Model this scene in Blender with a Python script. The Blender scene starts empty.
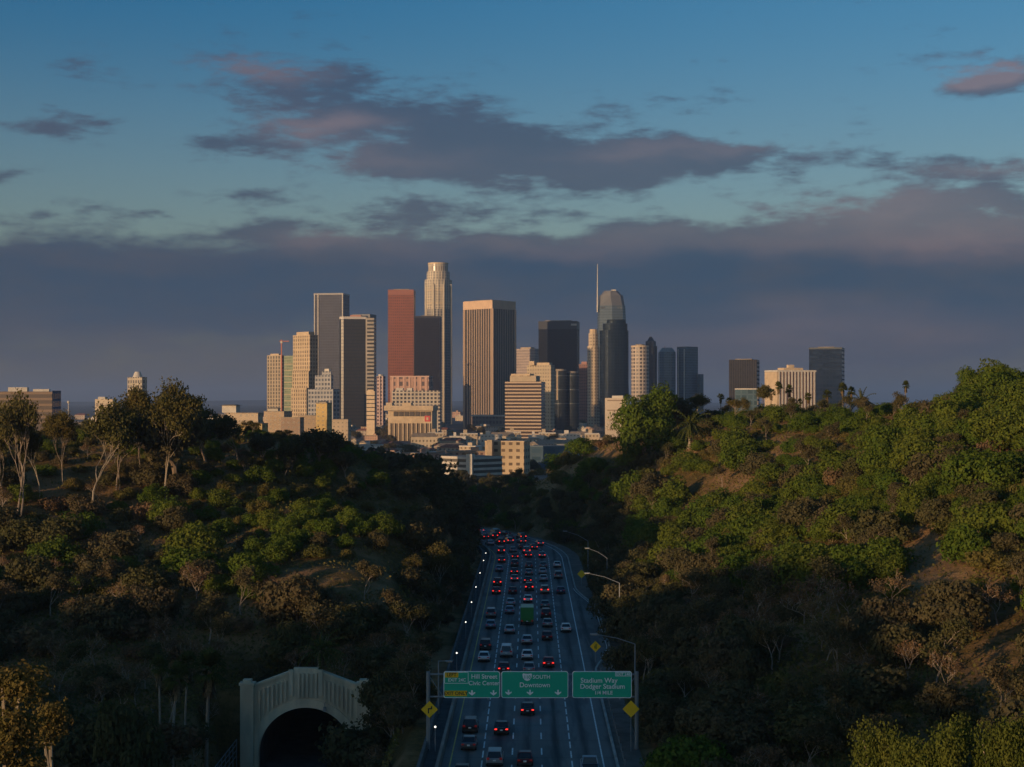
import bpy, math, random
import numpy as np
from mathutils import Vector, Matrix
R = math.radians
random.seed(7)
rng = np.random.default_rng(7)
scene = bpy.context.scene
COL = scene.collection
F, ZC = 1571.0, 45.0            # focal length in pixels of a 1024 wide frame, camera height

# ------------------------------------------------------------------ camera, sky, sun, exposure
cam_d = bpy.data.cameras.new('camera')
cam = bpy.data.objects.new('camera', cam_d); COL.objects.link(cam)
cam.location = (0, 0, ZC); cam.rotation_euler = (R(90), 0, 0)
cam_d.sensor_width = 36; cam_d.lens = 36 * F / 1024
cam_d.shift_y = 16.5 / 1024
cam_d.clip_end = 90000; cam_d.clip_start = 0.5
scene.camera = cam

SUN_EL, SUN_AZ = R(4.2), R(45)   # the sun stands behind the camera, 45 degrees round to its left
sdir = Vector((-math.sin(SUN_AZ) * math.cos(SUN_EL), -math.cos(SUN_AZ) * math.cos(SUN_EL), math.sin(SUN_EL)))
sun_d = bpy.data.lights.new('sun', 'SUN'); sun_d.energy = 5.0; sun_d.angle = R(0.5); sun_d.color = (1.0, 0.66, 0.36)
sun = bpy.data.objects.new('sun', sun_d); COL.objects.link(sun)
sun.rotation_euler = sdir.to_track_quat('Z', 'Y').to_euler()
scene.view_settings.view_transform = 'Standard'; scene.view_settings.look = 'None'
scene.view_settings.exposure = 0.0; scene.view_settings.gamma = 1.0
scene.view_settings.use_curve_mapping = False
SKY_STRENGTH = 0.10
HAZE = 0.000075

class NT:
    """small helper that writes math into a node tree"""
    def __init__(s, tree): s.t = tree; s.n = tree.nodes; s.l = tree.links
    def new(s, typ, **kw):
        n = s.n.new(typ)
        for k, v in kw.items(): setattr(n, k, v)
        return n
    def put(s, sock, v):
        if hasattr(v, 'is_output'): s.l.new(v, sock)
        elif v is not None: sock.default_value = v
    def m(s, op, a, b=None, c=None, clamp=False):
        n = s.new('ShaderNodeMath', operation=op); n.use_clamp = clamp
        for i, v in enumerate((a, b, c)):
            if v is not None: s.put(n.inputs[i], v)
        return n.outputs[0]
    def mix(s, f, a, b, blend='MIX'):
        n = s.new('ShaderNodeMix', data_type='RGBA', blend_type=blend)
        s.put(n.inputs[0], f)
        for i, v in ((6, a), (7, b)):
            if isinstance(v, (tuple, list)): v = tuple(v)[:3] + (1,)
            s.put(n.inputs[i], v)
        return n.outputs[2]
    def smooth(s, x, a, b):
        n = s.new('ShaderNodeMapRange', interpolation_type='SMOOTHSTEP')
        s.put(n.inputs[0], x); n.inputs[1].default_value = a; n.inputs[2].default_value = b
        return n.outputs[0]
    def noise(s, vec, scale, detail=4, rough=0.5, dist=0.0):
        n = s.new('ShaderNodeTexNoise'); s.put(n.inputs['Vector'], vec)
        n.inputs['Scale'].default_value = scale; n.inputs['Detail'].default_value = detail
        n.inputs['Roughness'].default_value = rough; n.inputs['Distortion'].default_value = dist
        return n.outputs[0]
    def xyz(s, x, y, z=0.0):
        n = s.new('ShaderNodeCombineXYZ')
        for i, v in enumerate((x, y, z)): s.put(n.inputs[i], v)
        return n.outputs[0]
    def sep(s, v):
        n = s.new('ShaderNodeSeparateXYZ'); s.put(n.inputs[0], v); return n.outputs

world = bpy.data.worlds.new('World'); scene.world = world; world.use_nodes = True
def build_sky():
    t = NT(world.node_tree); t.n.clear()
    out = t.new('ShaderNodeOutputWorld'); bg = t.new('ShaderNodeBackground')
    bg.inputs['Strength'].default_value = SKY_STRENGTH
    t.l.new(bg.outputs[0], out.inputs[0])
    sky = t.new('ShaderNodeTexSky', sky_type='NISHITA', sun_disc=False)
    sky.sun_elevation = SUN_EL; sky.sun_rotation = R(180) + SUN_AZ
    sky.altitude = 100; sky.air_density = 1.0; sky.dust_density = 1.2; sky.ozone_density = 2.5
    base = sky.outputs[0]
    tc = t.new('ShaderNodeTexCoord'); x, y, z = t.sep(tc.outputs['Generated'])
    u = t.m('MULTIPLY', t.m('ARCTAN2', x, y), F)
    v = t.m('MULTIPLY', t.m('ARCSINE', z), F)
    n1 = t.noise(t.xyz(t.m('DIVIDE', u, 150), t.m('DIVIDE', v, 60)), 1.0, 5, .55)
    n2 = t.noise(t.xyz(t.m('DIVIDE', u, 120), t.m('DIVIDE', v, 50), 7.0), 1.0, 5, .55)
    n3 = t.noise(t.xyz(t.m('DIVIDE', u, 75), t.m('DIVIDE', v, 24), 3.0), 1.0, 7, .62)
    n4 = t.noise(t.xyz(t.m('DIVIDE', u, 260), t.m('DIVIDE', v, 60), 11.0), 1.0, 4, .5)
    uw = t.m('ADD', u, t.m('MULTIPLY', t.m('SUBTRACT', n1, .5), 130))
    vw = t.m('ADD', v, t.m('MULTIPLY', t.m('SUBTRACT', n2, .5), 60))
    def conv(px, py, a, b):
        az = math.atan((px - 512) / F); el = math.atan((400 - py) / F * math.cos(az))
        return az * F, el * F, a, b
    def blobs(lst, uu, vv):
        tot = None
        for (px, py, a, b, slope, w) in lst:
            cu, cv, a, b = conv(px, py, a, b)
            du = t.m('SUBTRACT', uu, cu); dv = t.m('SUBTRACT', vv, cv)
            dv = t.m('MULTIPLY_ADD', du, slope, dv)
            e = t.m('ADD', t.m('POWER', t.m('ABSOLUTE', t.m('DIVIDE', du, a)), 2.0), t.m('POWER', t.m('ABSOLUTE', t.m('DIVIDE', dv, b)), 2.0))
            g = t.m('MULTIPLY', t.m('EXPONENT', t.m('MULTIPLY', e, -1.0)), w)
            tot = g if tot is None else t.m('ADD', tot, g)
        return tot
    dens_list = [
        (290, 80, 120, 30, .12, .95), (320, 122, 80, 20, .0, .8), (480, 140, 150, 38, .12, 1.05), (540, 165, 150, 26, .0, .8), (400, 165, 100, 16, .0, .7),
        (720, 152, 130, 15, .0, .95), (640, 165, 110, 18, -.05, .7), (950, 168, 110, 15, .0, .95), (930, 205, 160, 22, -.04, .95),
        (985, 82, 46, 22, .0, 1.35), (45, 128, 70, 12, .02, .9), (235, 148, 60, 13, .0, .85), (60, 70, 60, 13, .0, .42), (255, 200, 50, 9, .0, .55),
        (150, 217, 28, 6, .0, .6), (35, 212, 40, 8, .0, .45), (420, 207, 100, 12, .0, .7), (265, 232, 45, 10, .0, .6), (655, 105, 80, 14, .0, .4),
        (0, 175, 30, 7, .0, .6),
        (60, 288, 280, 48, .0, 1.3), (420, 281, 230, 48, .0, 1.3), (720, 278, 260, 44, -.02, 1.25), (1010, 275, 220, 46, .0, 1.2), (-250, 280, 250, 60, .0, 1.1), (1350, 260, 250, 60, .0, 1.1),
        (520, 240, 150, 10, .02, .5), (800, 236, 120, 14, -.05, .7),
        (820, 345, 260, 36, .0, .75), (480, 360, 700, 36, .0, .55)]
    raw = blobs(dens_list, uw, vw)
    n5 = t.noise(t.xyz(t.m('DIVIDE', u, 34), t.m('DIVIDE', v, 9), 5.0), 1.0, 6, .65)
    frag = t.m('ADD', t.m('MULTIPLY', t.m('SUBTRACT', n3, .53), 2.8), t.m('MULTIPLY', t.m('SUBTRACT', n5, .5), 1.4))
    bank = t.smooth(v, 185, 130)      # the solid bank low over the horizon stays whole
    frag = t.m('MULTIPLY', frag, t.m('MULTIPLY_ADD', bank, -.8, 1.0))
    # scattered stratocumulus for the rest of the dome, outside the view of the photograph
    east = t.smooth(t.m('ABSOLUTE', u), 1700, 2900)     # towards the low sun the air stays clear
    away = t.smooth(t.m('ABSOLUTE', u), 700, 1100)
    away = t.m('MAXIMUM', away, t.smooth(v, 520, 800))
    away = t.m('MULTIPLY', away, t.m('SUBTRACT', 1.0, t.m('MULTIPLY', east, .8)))
    extra = t.m('MULTIPLY', t.m('MULTIPLY', n4, away), .35)
    dn = t.m('ADD', t.m('ADD', raw, frag), extra)
    D = t.smooth(dn, .18, 1.05)
    D = t.m('MULTIPLY', D, t.m('MULTIPLY_ADD', bank, .16, .78))
    lit_list = [(310, 122, 60, 16, .0, 1.0), (240, 66, 90, 16, .0, .8), (978, 76, 40, 13, .0, 2.4), (860, 205, 130, 20, .0, .75), (980, 165, 100, 10, .0, .6), (380, 160, 90, 14, .0, .45),
                (740, 148, 90, 10, .0, .5), (620, 150, 60, 10, .0, .35), (600, 245, 260, 14, .0, .4), (960, 238, 120, 18, .0, .7), (830, 330, 240, 26, .0, .45), (330, 242, 50, 9, .0, .35), (200, 375, 300, 30, .0, .25), (820, 385, 400, 36, .0, .25)]
    litw = blobs(lit_list, uw, vw)
    L = t.m('ADD', t.m('MULTIPLY', litw, t.m('ADD', n3, .35)), t.m('MULTIPLY', t.m('SUBTRACT', n4, .5), .35), clamp=True)
    k = 1.0 / SKY_STRENGTH
    shade = tuple(c * k for c in (.026, .060, .120)); lit = tuple(c * k for c in (.215, .150, .165))
    shade2 = tuple(c * k for c in (.048, .066, .108))
    vary = t.m('ADD', t.m('MULTIPLY', n4, .6), t.m('MULTIPLY', n3, .4))
    bankc = t.mix(t.smooth(vary, .40, .66), shade, shade2)
    ccol = t.mix(L, t.mix(bank, tuple(c * k for c in (.050, .064, .112)), bankc), lit)
    hi = t.smooth(v, 150, 430)
    base = t.mix(1.0, base, t.mix(hi, (1.62, 1.57, 1.64), t.mix(t.smooth(u, -500, 500), (.34, 1.16, 1.64), (.72, 1.38, 1.70))), 'MULTIPLY')
    col = t.mix(D, base, ccol)
    # the dull mauve layer of air low over the city
    low = t.m('MULTIPLY', t.smooth(v, 95, -10), t.m('SUBTRACT', 1.0, east))
    col = t.mix(t.m('MULTIPLY', low, .75), col, tuple(c * k for c in (.080, .078, .098)))
    t.l.new(col, bg.inputs[0])
build_sky()

scene.cycles.max_bounces = 6; scene.cycles.diffuse_bounces = 2; scene.cycles.glossy_bounces = 2
scene.cycles.transmission_bounces = 3; scene.cycles.volume_bounces = 1; scene.cycles.transparent_max_bounces = 4
scene.cycles.use_denoising = True

# ------------------------------------------------------------------ helpers
def W(px, py, d): return Vector(((px - 512) * d / F, d, ZC - (py - 400) * d / F))
def link(o, parent=None):
    COL.objects.link(o)
    if parent: o.parent = parent
    return o
def tag(o, label=None, cat=None, group=None, kind=None):
    if label: o['label'] = label
    if cat: o['category'] = cat
    if group: o['group'] = group
    if kind: o['kind'] = kind
    return o
def empty(name, loc, label, cat, group=None, rz=0.0):
    o = bpy.data.objects.new(name, None); o.empty_display_size = .5
    link(o); o.location = loc; o.rotation_euler = (0, 0, rz)
    return tag(o, label, cat, group)
def make_mesh(name, verts, faces, mats=(), uvs=None, midx=None, smooth=False):
    me = bpy.data.meshes.new(name)
    me.from_pydata([tuple(v) for v in verts], [], faces)
    if uvs is not None:
        l = me.uv_layers.new(name='UVMap')
        l.data.foreach_set('uv', np.asarray(uvs, dtype=np.float32).ravel())
    for m in mats: me.materials.append(m)
    if midx is not None: me.polygons.foreach_set('material_index', midx)
    if smooth: me.polygons.foreach_set('use_smooth', [True] * len(me.polygons))
    me.update(); return me
def quad_mesh(name, V, mats=(), midx=None):
    """V: (N,4,3) array, N loose quads"""
    n = len(V); me = bpy.data.meshes.new(name)
    me.vertices.add(n * 4); me.vertices.foreach_set('co', V.astype(np.float32).ravel())
    me.loops.add(n * 4); me.loops.foreach_set('vertex_index', np.arange(n * 4, dtype=np.int32))
    me.polygons.add(n); me.polygons.foreach_set('loop_start', np.arange(0, n * 4, 4, dtype=np.int32))
    for m in mats: me.materials.append(m)
    if midx is not None: me.polygons.foreach_set('material_index', midx)
    me.update(calc_edges=True); me.validate(); return me

class MB:
    """collects simple solids into one mesh"""
    def __init__(s): s.v = []; s.f = []; s.uv = []; s.mi = []
    def face(s, pts, uv=None, mi=0):
        b = len(s.v); s.v += [tuple(p) for p in pts]; s.f.append(tuple(range(b, b + len(pts))))
        s.uv += uv if uv else [(0, 0)] * len(pts); s.mi.append(mi)
    def prism(s, poly, z0, z1, mi=0, roof=1, top=None, bottom=False):
        """poly counter-clockwise seen from above; top: another polygon for a taper"""
        top = top or poly; n = len(poly); uacc = 0.0
        for i in range(n):
            a, b = poly[i], poly[(i + 1) % n]; c, d = top[(i + 1) % n], top[i]
            L = math.hypot(b[0] - a[0], b[1] - a[1])
            h = z1 - z0
            u0 = uacc if n > 6 else 0.0; uacc += L
            s.face([(a[0], a[1], z0), (b[0], b[1], z0), (c[0], c[1], z1), (d[0], d[1], z1)], [(u0, 0), (u0 + L, 0), (u0 + L, h), (u0, h)], mi)
        s.face([(p[0], p[1], z1) for p in top], None, roof)
        if bottom: s.face([(p[0], p[1], z0) for p in reversed(poly)], None, roof)
    def box(s, c, size, rz=0.0, mi=0, M=None):
        cx, cy, cz = c; a, b, h = (q / 2 for q in size); co, si = math.cos(rz), math.sin(rz)
        P = []
        for dz in (-h, h):
            for dx, dy in ((-a, -b), (a, -b), (a, b), (-a, b)):
                P.append((cx + dx * co - dy * si, cy + dx * si + dy * co, cz + dz))
        for q in ((0, 1, 5, 4), (1, 2, 6, 5), (2, 3, 7, 6), (3, 0, 4, 7), (4, 5, 6, 7), (3, 2, 1, 0)):
            s.face([P[k] for k in q], [(0, 0), (1, 0), (1, 1), (0, 1)], mi)
    def tube(s, pts, rad, n=6, mi=0):
        pts = [Vector(p) for p in pts]; rings = []
        if not hasattr(rad, '__len__'): rad = [rad] * len(pts)
        for i, p in enumerate(pts):
            d = (pts[min(i + 1, len(pts) - 1)] - pts[max(i - 1, 0)]).normalized()
            a = d.orthogonal().normalized(); b = d.cross(a)
            if i and rings:
                a = (pa - d * pa.dot(d)).normalized(); b = d.cross(a)
            pa = a
            rings.append([p + (a * math.cos(k * 2 * math.pi / n) + b * math.sin(k * 2 * math.pi / n)) * rad[i] for k in range(n)])
        for i in range(len(rings) - 1):
            for k in range(n):
                s.face([rings[i][k], rings[i][(k + 1) % n], rings[i + 1][(k + 1) % n], rings[i + 1][k]], None, mi)
        s.face(list(reversed(rings[0])), None, mi); s.face(rings[-1], None, mi)
    def sphere(s, c, r, n=8, m=5, mi=0, sz=1.0):
        for j in range(m):
            t0, t1 = math.pi * j / m, math.pi * (j + 1) / m
            for k in range(n):
                a0, a1 = 2 * math.pi * k / n, 2 * math.pi * (k + 1) / n
                P = lambda t, a: (c[0] + r * math.sin(t) * math.cos(a), c[1] + r * math.sin(t) * math.sin(a), c[2] + sz * r * math.cos(t))
                q = [P(t0, a0), P(t1, a0), P(t1, a1), P(t0, a1)]
                if j == 0: q = [q[0], q[1], q[2]]
                if j == m - 1: q = [q[0], q[1], q[3]]
                s.face(q, None, mi)
    def mesh(s, name, mats, smooth=False): return make_mesh(name, s.v, s.f, mats, s.uv, s.mi, smooth)
    def build(s, name, mats, parent=None, smooth=False, loc=None):
        if not isinstance(mats, (list, tuple)): mats = [mats]
        o = bpy.data.objects.new(name, s.mesh(name, mats, smooth))
        link(o, parent)
        if loc is not None: o.location = loc
        return o
def copy_tree(o, parent=None):
    c = o.copy(); COL.objects.link(c)
    if parent: c.parent = parent
    for ch in o.children: copy_tree(ch, c)
    return c

# ------------------------------------------------------------------ materials
def mat(name, col, rough=.7, metal=0.0, spec=.5, var=0.0, vscale=1.0, emit=None, estr=0.0, stretch=None):
    m = bpy.data.materials.new(name); m.use_nodes = True; t = NT(m.node_tree)
    b = t.n['Principled BSDF']
    b.inputs['Base Color'].default_value = tuple(col) + (1,); b.inputs['Roughness'].default_value = rough
    b.inputs['Metallic'].default_value = metal; b.inputs['Specular IOR Level'].default_value = spec
    if var:
        tc = t.new('ShaderNodeTexCoord'); vec = tc.outputs['Object']
        if stretch:
            mp = t.new('ShaderNodeMapping'); mp.inputs['Scale'].default_value = stretch; t.l.new(vec, mp.inputs[0]); vec = mp.outputs[0]
        n = t.noise(vec, vscale, 5, .6)
        c = t.mix(t.smooth(n, .3, .7), tuple(q * (1 - var) for q in col), tuple(min(1, q * (1 + var)) for q in col))
        t.l.new(c, b.inputs['Base Color'])
    if emit:
        b.inputs['Emission Color'].default_value = tuple(emit) + (1,); b.inputs['Emission Strength'].default_value = estr
    return m
def facade(name, wall, glass, cw=3.5, ch=3.8, fx=.6, fy=.6, grough=.12, gmetal=.0, wrough=.7, wmetal=0.0, var=.5, shift=.0):
    """window grid written in metres over the wall's UVs: glass panes that differ a little from one another"""
    m = bpy.data.materials.new(name); m.use_nodes = True; t = NT(m.node_tree)
    b = t.n['Principled BSDF']; b.inputs['Specular IOR Level'].default_value = .22
    uv = t.new('ShaderNodeUVMap'); u, v, _ = t.sep(uv.outputs[0])
    cu = t.m('ADD', t.m('DIVIDE', u, cw), shift); cv = t.m('DIVIDE', v, ch)
    inx = t.m('LESS_THAN', t.m('ABSOLUTE', t.m('SUBTRACT', t.m('FRACT', cu), .5)), fx / 2)
    iny = t.m('LESS_THAN', t.m('ABSOLUTE', t.m('SUBTRACT', t.m('FRACT', cv), .5)), fy / 2)
    mask = t.m('MULTIPLY', inx, iny)
    wn = t.new('ShaderNodeTexWhiteNoise', noise_dimensions='2D')
    t.l.new(t.xyz(t.m('FLOOR', cu), t.m('FLOOR', cv)), wn.inputs['Vector'])
    g = t.mix(t.m('MULTIPLY', wn.outputs['Value'], var), glass, tuple(min(1, c * 2.2 + .02) for c in glass))
    tc = t.new('ShaderNodeTexCoord')
    wv = t.noise(tc.outputs['Object'], .05, 4, .6)
    w = t.mix(t.smooth(wv, .3, .7), tuple(c * .86 for c in wall), tuple(min(1, c * 1.1) for c in wall))
    t.l.new(t.mix(mask, w, g), b.inputs['Base Color'])
    t.l.new(t.m('MULTIPLY_ADD', mask, grough - wrough, wrough), b.inputs['Roughness'])
    t.l.new(t.m('MULTIPLY_ADD', mask, gmetal - wmetal, wmetal), b.inputs['Metallic'])
    return m
def leaf_mat(name, cols, trans=.25):
    m = bpy.data.materials.new(name); m.use_nodes = True; t = NT(m.node_tree); t.n.clear()
    out = t.new('ShaderNodeOutputMaterial')
    oi = t.new('ShaderNodeObjectInfo'); tc = t.new('ShaderNodeTexCoord')
    r = t.new('ShaderNodeValToRGB'); r.color_ramp.interpolation = 'LINEAR'
    e = r.color_ramp.elements
    while len(e) < len(cols): e.new(.5)
    for i, c in enumerate(cols): e[i].position = i / (len(cols) - 1); e[i].color = tuple(c) + (1,)
    t.l.new(oi.outputs['Random'], r.inputs[0])
    n = t.noise(tc.outputs['Object'], .9, 3, .6); n2 = t.noise(tc.outputs['Object'], 6.0, 2, .6)
    k = t.m('ADD', t.m('MULTIPLY', n, 1.1), t.m('MULTIPLY', n2, .6))
    k = t.m('ADD', k, .15)
    hs = t.new('ShaderNodeHueSaturation'); t.l.new(r.outputs[0], hs.inputs['Color']); t.l.new(k, hs.inputs['Value'])
    t.l.new(t.m('MULTIPLY_ADD', t.m('SUBTRACT', n, .5), -.10, .5), hs.inputs['Hue'])
    d = t.new('ShaderNodeBsdfDiffuse'); tr = t.new('ShaderNodeBsdfTranslucent'); mx = t.new('ShaderNodeMixShader')
    t.l.new(hs.outputs[0], d.inputs[0]); t.l.new(hs.outputs[0], tr.inputs[0]); mx.inputs[0].default_value = trans
    t.l.new(d.outputs[0], mx.inputs[1]); t.l.new(tr.outputs[0], mx.inputs[2]); t.l.new(mx.outputs[0], out.inputs[0])
    return m

M = {}
M['leaf_green'] = leaf_mat('leaf_green', [(.080, .122, .018), (.100, .140, .022), (.120, .142, .024), (.078, .128, .020)])
M['leaf_dark'] = leaf_mat('leaf_dark', [(.100, .086, .042), (.115, .098, .050), (.092, .090, .036), (.120, .094, .052)])
M['leaf_olive'] = leaf_mat('leaf_olive', [(.140, .122, .036), (.150, .122, .040), (.120, .120, .032)])
M['leaf_brown'] = leaf_mat('leaf_brown', [(.200, .120, .060), (.170, .112, .062), (.210, .145, .066)])
M['leaf_euc'] = leaf_mat('leaf_euc', [(.105, .100, .034), (.125, .102, .034), (.110, .105, .040)])
M['leaf_amber'] = leaf_mat('leaf_amber', [(.135, .105, .036), (.150, .112, .036)])
M['leaf_gold'] = leaf_mat('leaf_gold', [(.100, .112, .024), (.090, .112, .022)])
M['leaf_palm'] = leaf_mat('leaf_palm', [(.070, .085, .024), (.085, .090, .026)])
M['grass'] = leaf_mat('grass_dry', [(.135, .085, .030), (.15, .095, .034)])
M['bark'] = mat('bark', (.22, .16, .11), .9, var=.4, vscale=3, stretch=(1, 1, .2))
M['bark_pale'] = mat('bark_pale', (.36, .29, .21), .85, var=.35, vscale=1.2, stretch=(1, 1, .3))
M['bark_grey'] = mat('bark_grey', (.28, .22, .17), .9, var=.35, vscale=2, stretch=(1, 1, .3))
M['palm_skirt'] = mat('palm_skirt', (.14, .10, .05), .9, var=.4, vscale=5)
M['concrete'] = mat('concrete', (.36, .35, .32), .85, var=.22, vscale=.6)
M['concrete_old'] = mat('concrete_old', (.66, .54, .38), .85, var=.2, vscale=.5, stretch=(1, 1, .25))
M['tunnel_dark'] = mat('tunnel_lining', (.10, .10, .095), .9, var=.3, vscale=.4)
M['galv'] = mat('galvanised_steel', (.24, .25, .26), .6, metal=.3)
M['white_paint'] = mat('white_paint', (.74, .73, .70), .6, var=.25, vscale=2)
M['yellow_line'] = mat('yellow_line', (.62, .42, .06), .6, var=.25, vscale=2)
M['sign_green'] = mat('sign_green', (.004, .45, .28), .4)
M['sign_white'] = mat('sign_white', (.95, .95, .95), .45)
M['sign_yellow'] = mat('sign_yellow', (.95, .55, .01), .45)
M['sign_black'] = mat('sign_black', (.02, .02, .02), .5)
M['lens'] = mat('lamp_glass', (.6, .6, .58), .3)
M['globe'] = mat('lamp_globe_lit', (.9, .9, .85), .4, emit=(1, .92, .78), estr=2)
M['roof_grey'] = mat('roof_grey', (.25, .21, .17), .9, var=.3, vscale=.1)
M['roof_red'] = mat('roof_red', (.26, .10, .06), .9, var=.3, vscale=.6)
M['roof_tan'] = mat('roof_tan', (.27, .21, .15), .9, var=.2, vscale=.2)
M['steel_red'] = mat('crane_paint', (.45, .14, .08), .6)
M['white_wall'] = mat('white_wall', (.52, .47, .40), .8, var=.12, vscale=.2)
M['cream_wall'] = mat('cream_wall', (.50, .38, .25), .8, var=.12, vscale=.2)
M['tan_wall'] = mat('tan_wall', (.38, .29, .195), .8, var=.15, vscale=.2)

# ------------------------------------------------------------------ freeway centre line
def cl(s):
    """point and heading of the middle lane s metres along"""
    if s < 405: return (-.37 + .0116 * s, s, .0116)
    h0 = math.atan(.0116); RR = 185.0; th = (s - 405) / RR
    x0, y0 = -.37 + .0116 * 405, 405
    if th < 1.35:
        cx, cy = x0 - RR * math.cos(h0), y0 + RR * math.sin(h0)
        a = th - h0
        return (cx + RR * math.cos(a), cy + RR * math.sin(a), -math.tan(min(a, 1.5)) if False else -a)
    a = 1.35 - h0
    cx, cy = x0 - RR * math.cos(h0), y0 + RR * math.sin(h0)
    px, py = cx + RR * math.cos(a), cy + RR * math.sin(a); e = s - 405 - 1.35 * RR
    return (px - e * math.sin(a), py + e * math.cos(a), -a)
def road_pt(s, off, z=4.0):
    x, y, h = cl(s)       # h: heading, positive to the right
    return Vector((x + off * math.cos(h), y - off * math.sin(h), z))
ROAD_S = np.arange(-40, 760, 5.0)
ROAD_C = np.array([cl(s)[:2] for s in ROAD_S])
def road_dist(x, y):
    x = np.asarray(x, float); y = np.asarray(y, float)
    out = np.full(x.shape, 1e9)
    xf, yf, of = x.ravel(), y.ravel(), out.ravel()
    for i in range(0, len(xf), 4000):
        dx = xf[i:i + 4000, None] - ROAD_C[None, :, 0]; dy = yf[i:i + 4000, None] - ROAD_C[None, :, 1]
        of[i:i + 4000] = np.sqrt((dx * dx + dy * dy).min(1))
    return of.reshape(x.shape)

# ------------------------------------------------------------------ terrain
CP = []
def cp(px, py, d): p = W(px, py, d); CP.append(tuple(p))
for s in (0, 60, 120, 180, 240, 300, 360, 410): CP.append((cl(s)[0] - 10, s, 4)); CP.append((cl(s)[0] + 14, s, 4))
for s in (450, 500, 550, 600, 660):
    for off in (-12, 12): CP.append(tuple(road_pt(s, off)))
# right hill
for q in ((1024, 400, 330), (950, 410, 355), (900, 417, 370), (850, 428, 385), (800, 434, 400), (750, 436, 420), (700, 438, 440), (640, 437, 480), (600, 449, 505), (560, 468, 540), (525, 488, 580)): cp(*q)
CP += [(160, 300, 58), (200, 200, 58), (150, 150, 36), (120, 60, 22), (60, 60, 8), (50, 150, 12), (36, 150, 7), (61, 230, 21.5), (45, 215, 15), (100, 240, 36), (80, 180, 22), (40, 300, 14),
       (60, 330, 24), (38, 380, 15), (28, 430, 14), (30, 470, 24), (125, 400, 43), (90, 520, 31), (130, 600, 31), (110, 450, 36), (200, 420, 46), (60, 600, 24), (40, 640, 14), (280, 300, 55), (260, 100, 40), (250, 600, 30), (110, 700, 18)]
# left hill
for q in ((0, 458, 362), (100, 450, 368), (200, 450, 374), (300, 455, 376), (350, 464, 382), (400, 484, 390), (440, 511, 412)): cp(*q)
for q in ((380, 566, 278), (340, 566, 272), (310, 568, 274), (250, 572, 286), (100, 570, 300), (0, 570, 296), (430, 560, 320), (390, 520, 312), (330, 520, 318), (200, 520, 330), (60, 520, 324),
          (0, 602, 272), (100, 602, 272), (250, 606, 262), (365, 604, 255), (300, 606, 258)): cp(*q)
CP += [(-29, 226, 6.0), (-40, 226, 4.5), (-18, 226, 5.0), (-50, 232, 4), (-15, 250, 5), (-29, 250, 8), (-70, 225, 2), (-100, 200, 0), (-60, 180, -5), (-80, 120, -4), (-120, 120, 2), (-60, 60, -6), (-150, 250, 10),
       (-160, 400, 30), (-200, 300, 20), (-60, 500, 20), (-110, 480, 27), (-160, 520, 22), (-100, 560, 8), (-180, 600, 6), (-220, 450, 24), (-260, 200, 8)]
# beyond the bend
CP += [(0, 560, 5), (10, 640, 3), (-20, 640, 4), (-30, 700, 1), (20, 700, 2), (-100, 680, 1), (-60, 600, 4), (60, 720, 8), (-200, 720, 1)]
CPA = np.array(CP)
def _U(r2): return np.where(r2 > 1e-9, .5 * r2 * np.log(np.maximum(r2, 1e-9)), 0)
def _tps():
    n = len(CPA); P = CPA[:, :2] / 100.
    K = _U(((P[:, None] - P[None]) ** 2).sum(2)) + np.eye(n) * .012
    Q = np.hstack([np.ones((n, 1)), P]); A = np.zeros((n + 3, n + 3)); A[:n, :n] = K; A[:n, n:] = Q; A[n:, :n] = Q.T
    return np.linalg.solve(A, np.concatenate([CPA[:, 2], np.zeros(3)])), P
TW, TP = _tps()
def sstep(x, a, b):
    t = np.clip((x - a) / (b - a), 0, 1); return t * t * (3 - 2 * t)
def vnoise(x, y, seed=0):
    """cheap smooth value noise"""
    xi, yi = np.floor(x).astype(int), np.floor(y).astype(int); fx, fy = x - xi, y - yi
    fx, fy = fx * fx * (3 - 2 * fx), fy * fy * (3 - 2 * fy)
    def h(a, b):
        q = np.sin(a * 127.1 + b * 311.7 + seed * 74.7) * 43758.5453; return q - np.floor(q)
    return (h(xi, yi) * (1 - fx) + h(xi + 1, yi) * fx) * (1 - fy) + (h(xi, yi + 1) * (1 - fx) + h(xi + 1, yi + 1) * fx) * fy
PORTAL_Y, PORTAL_X, TUNNEL_Z = 225.0, -29.4, -8.0
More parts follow.
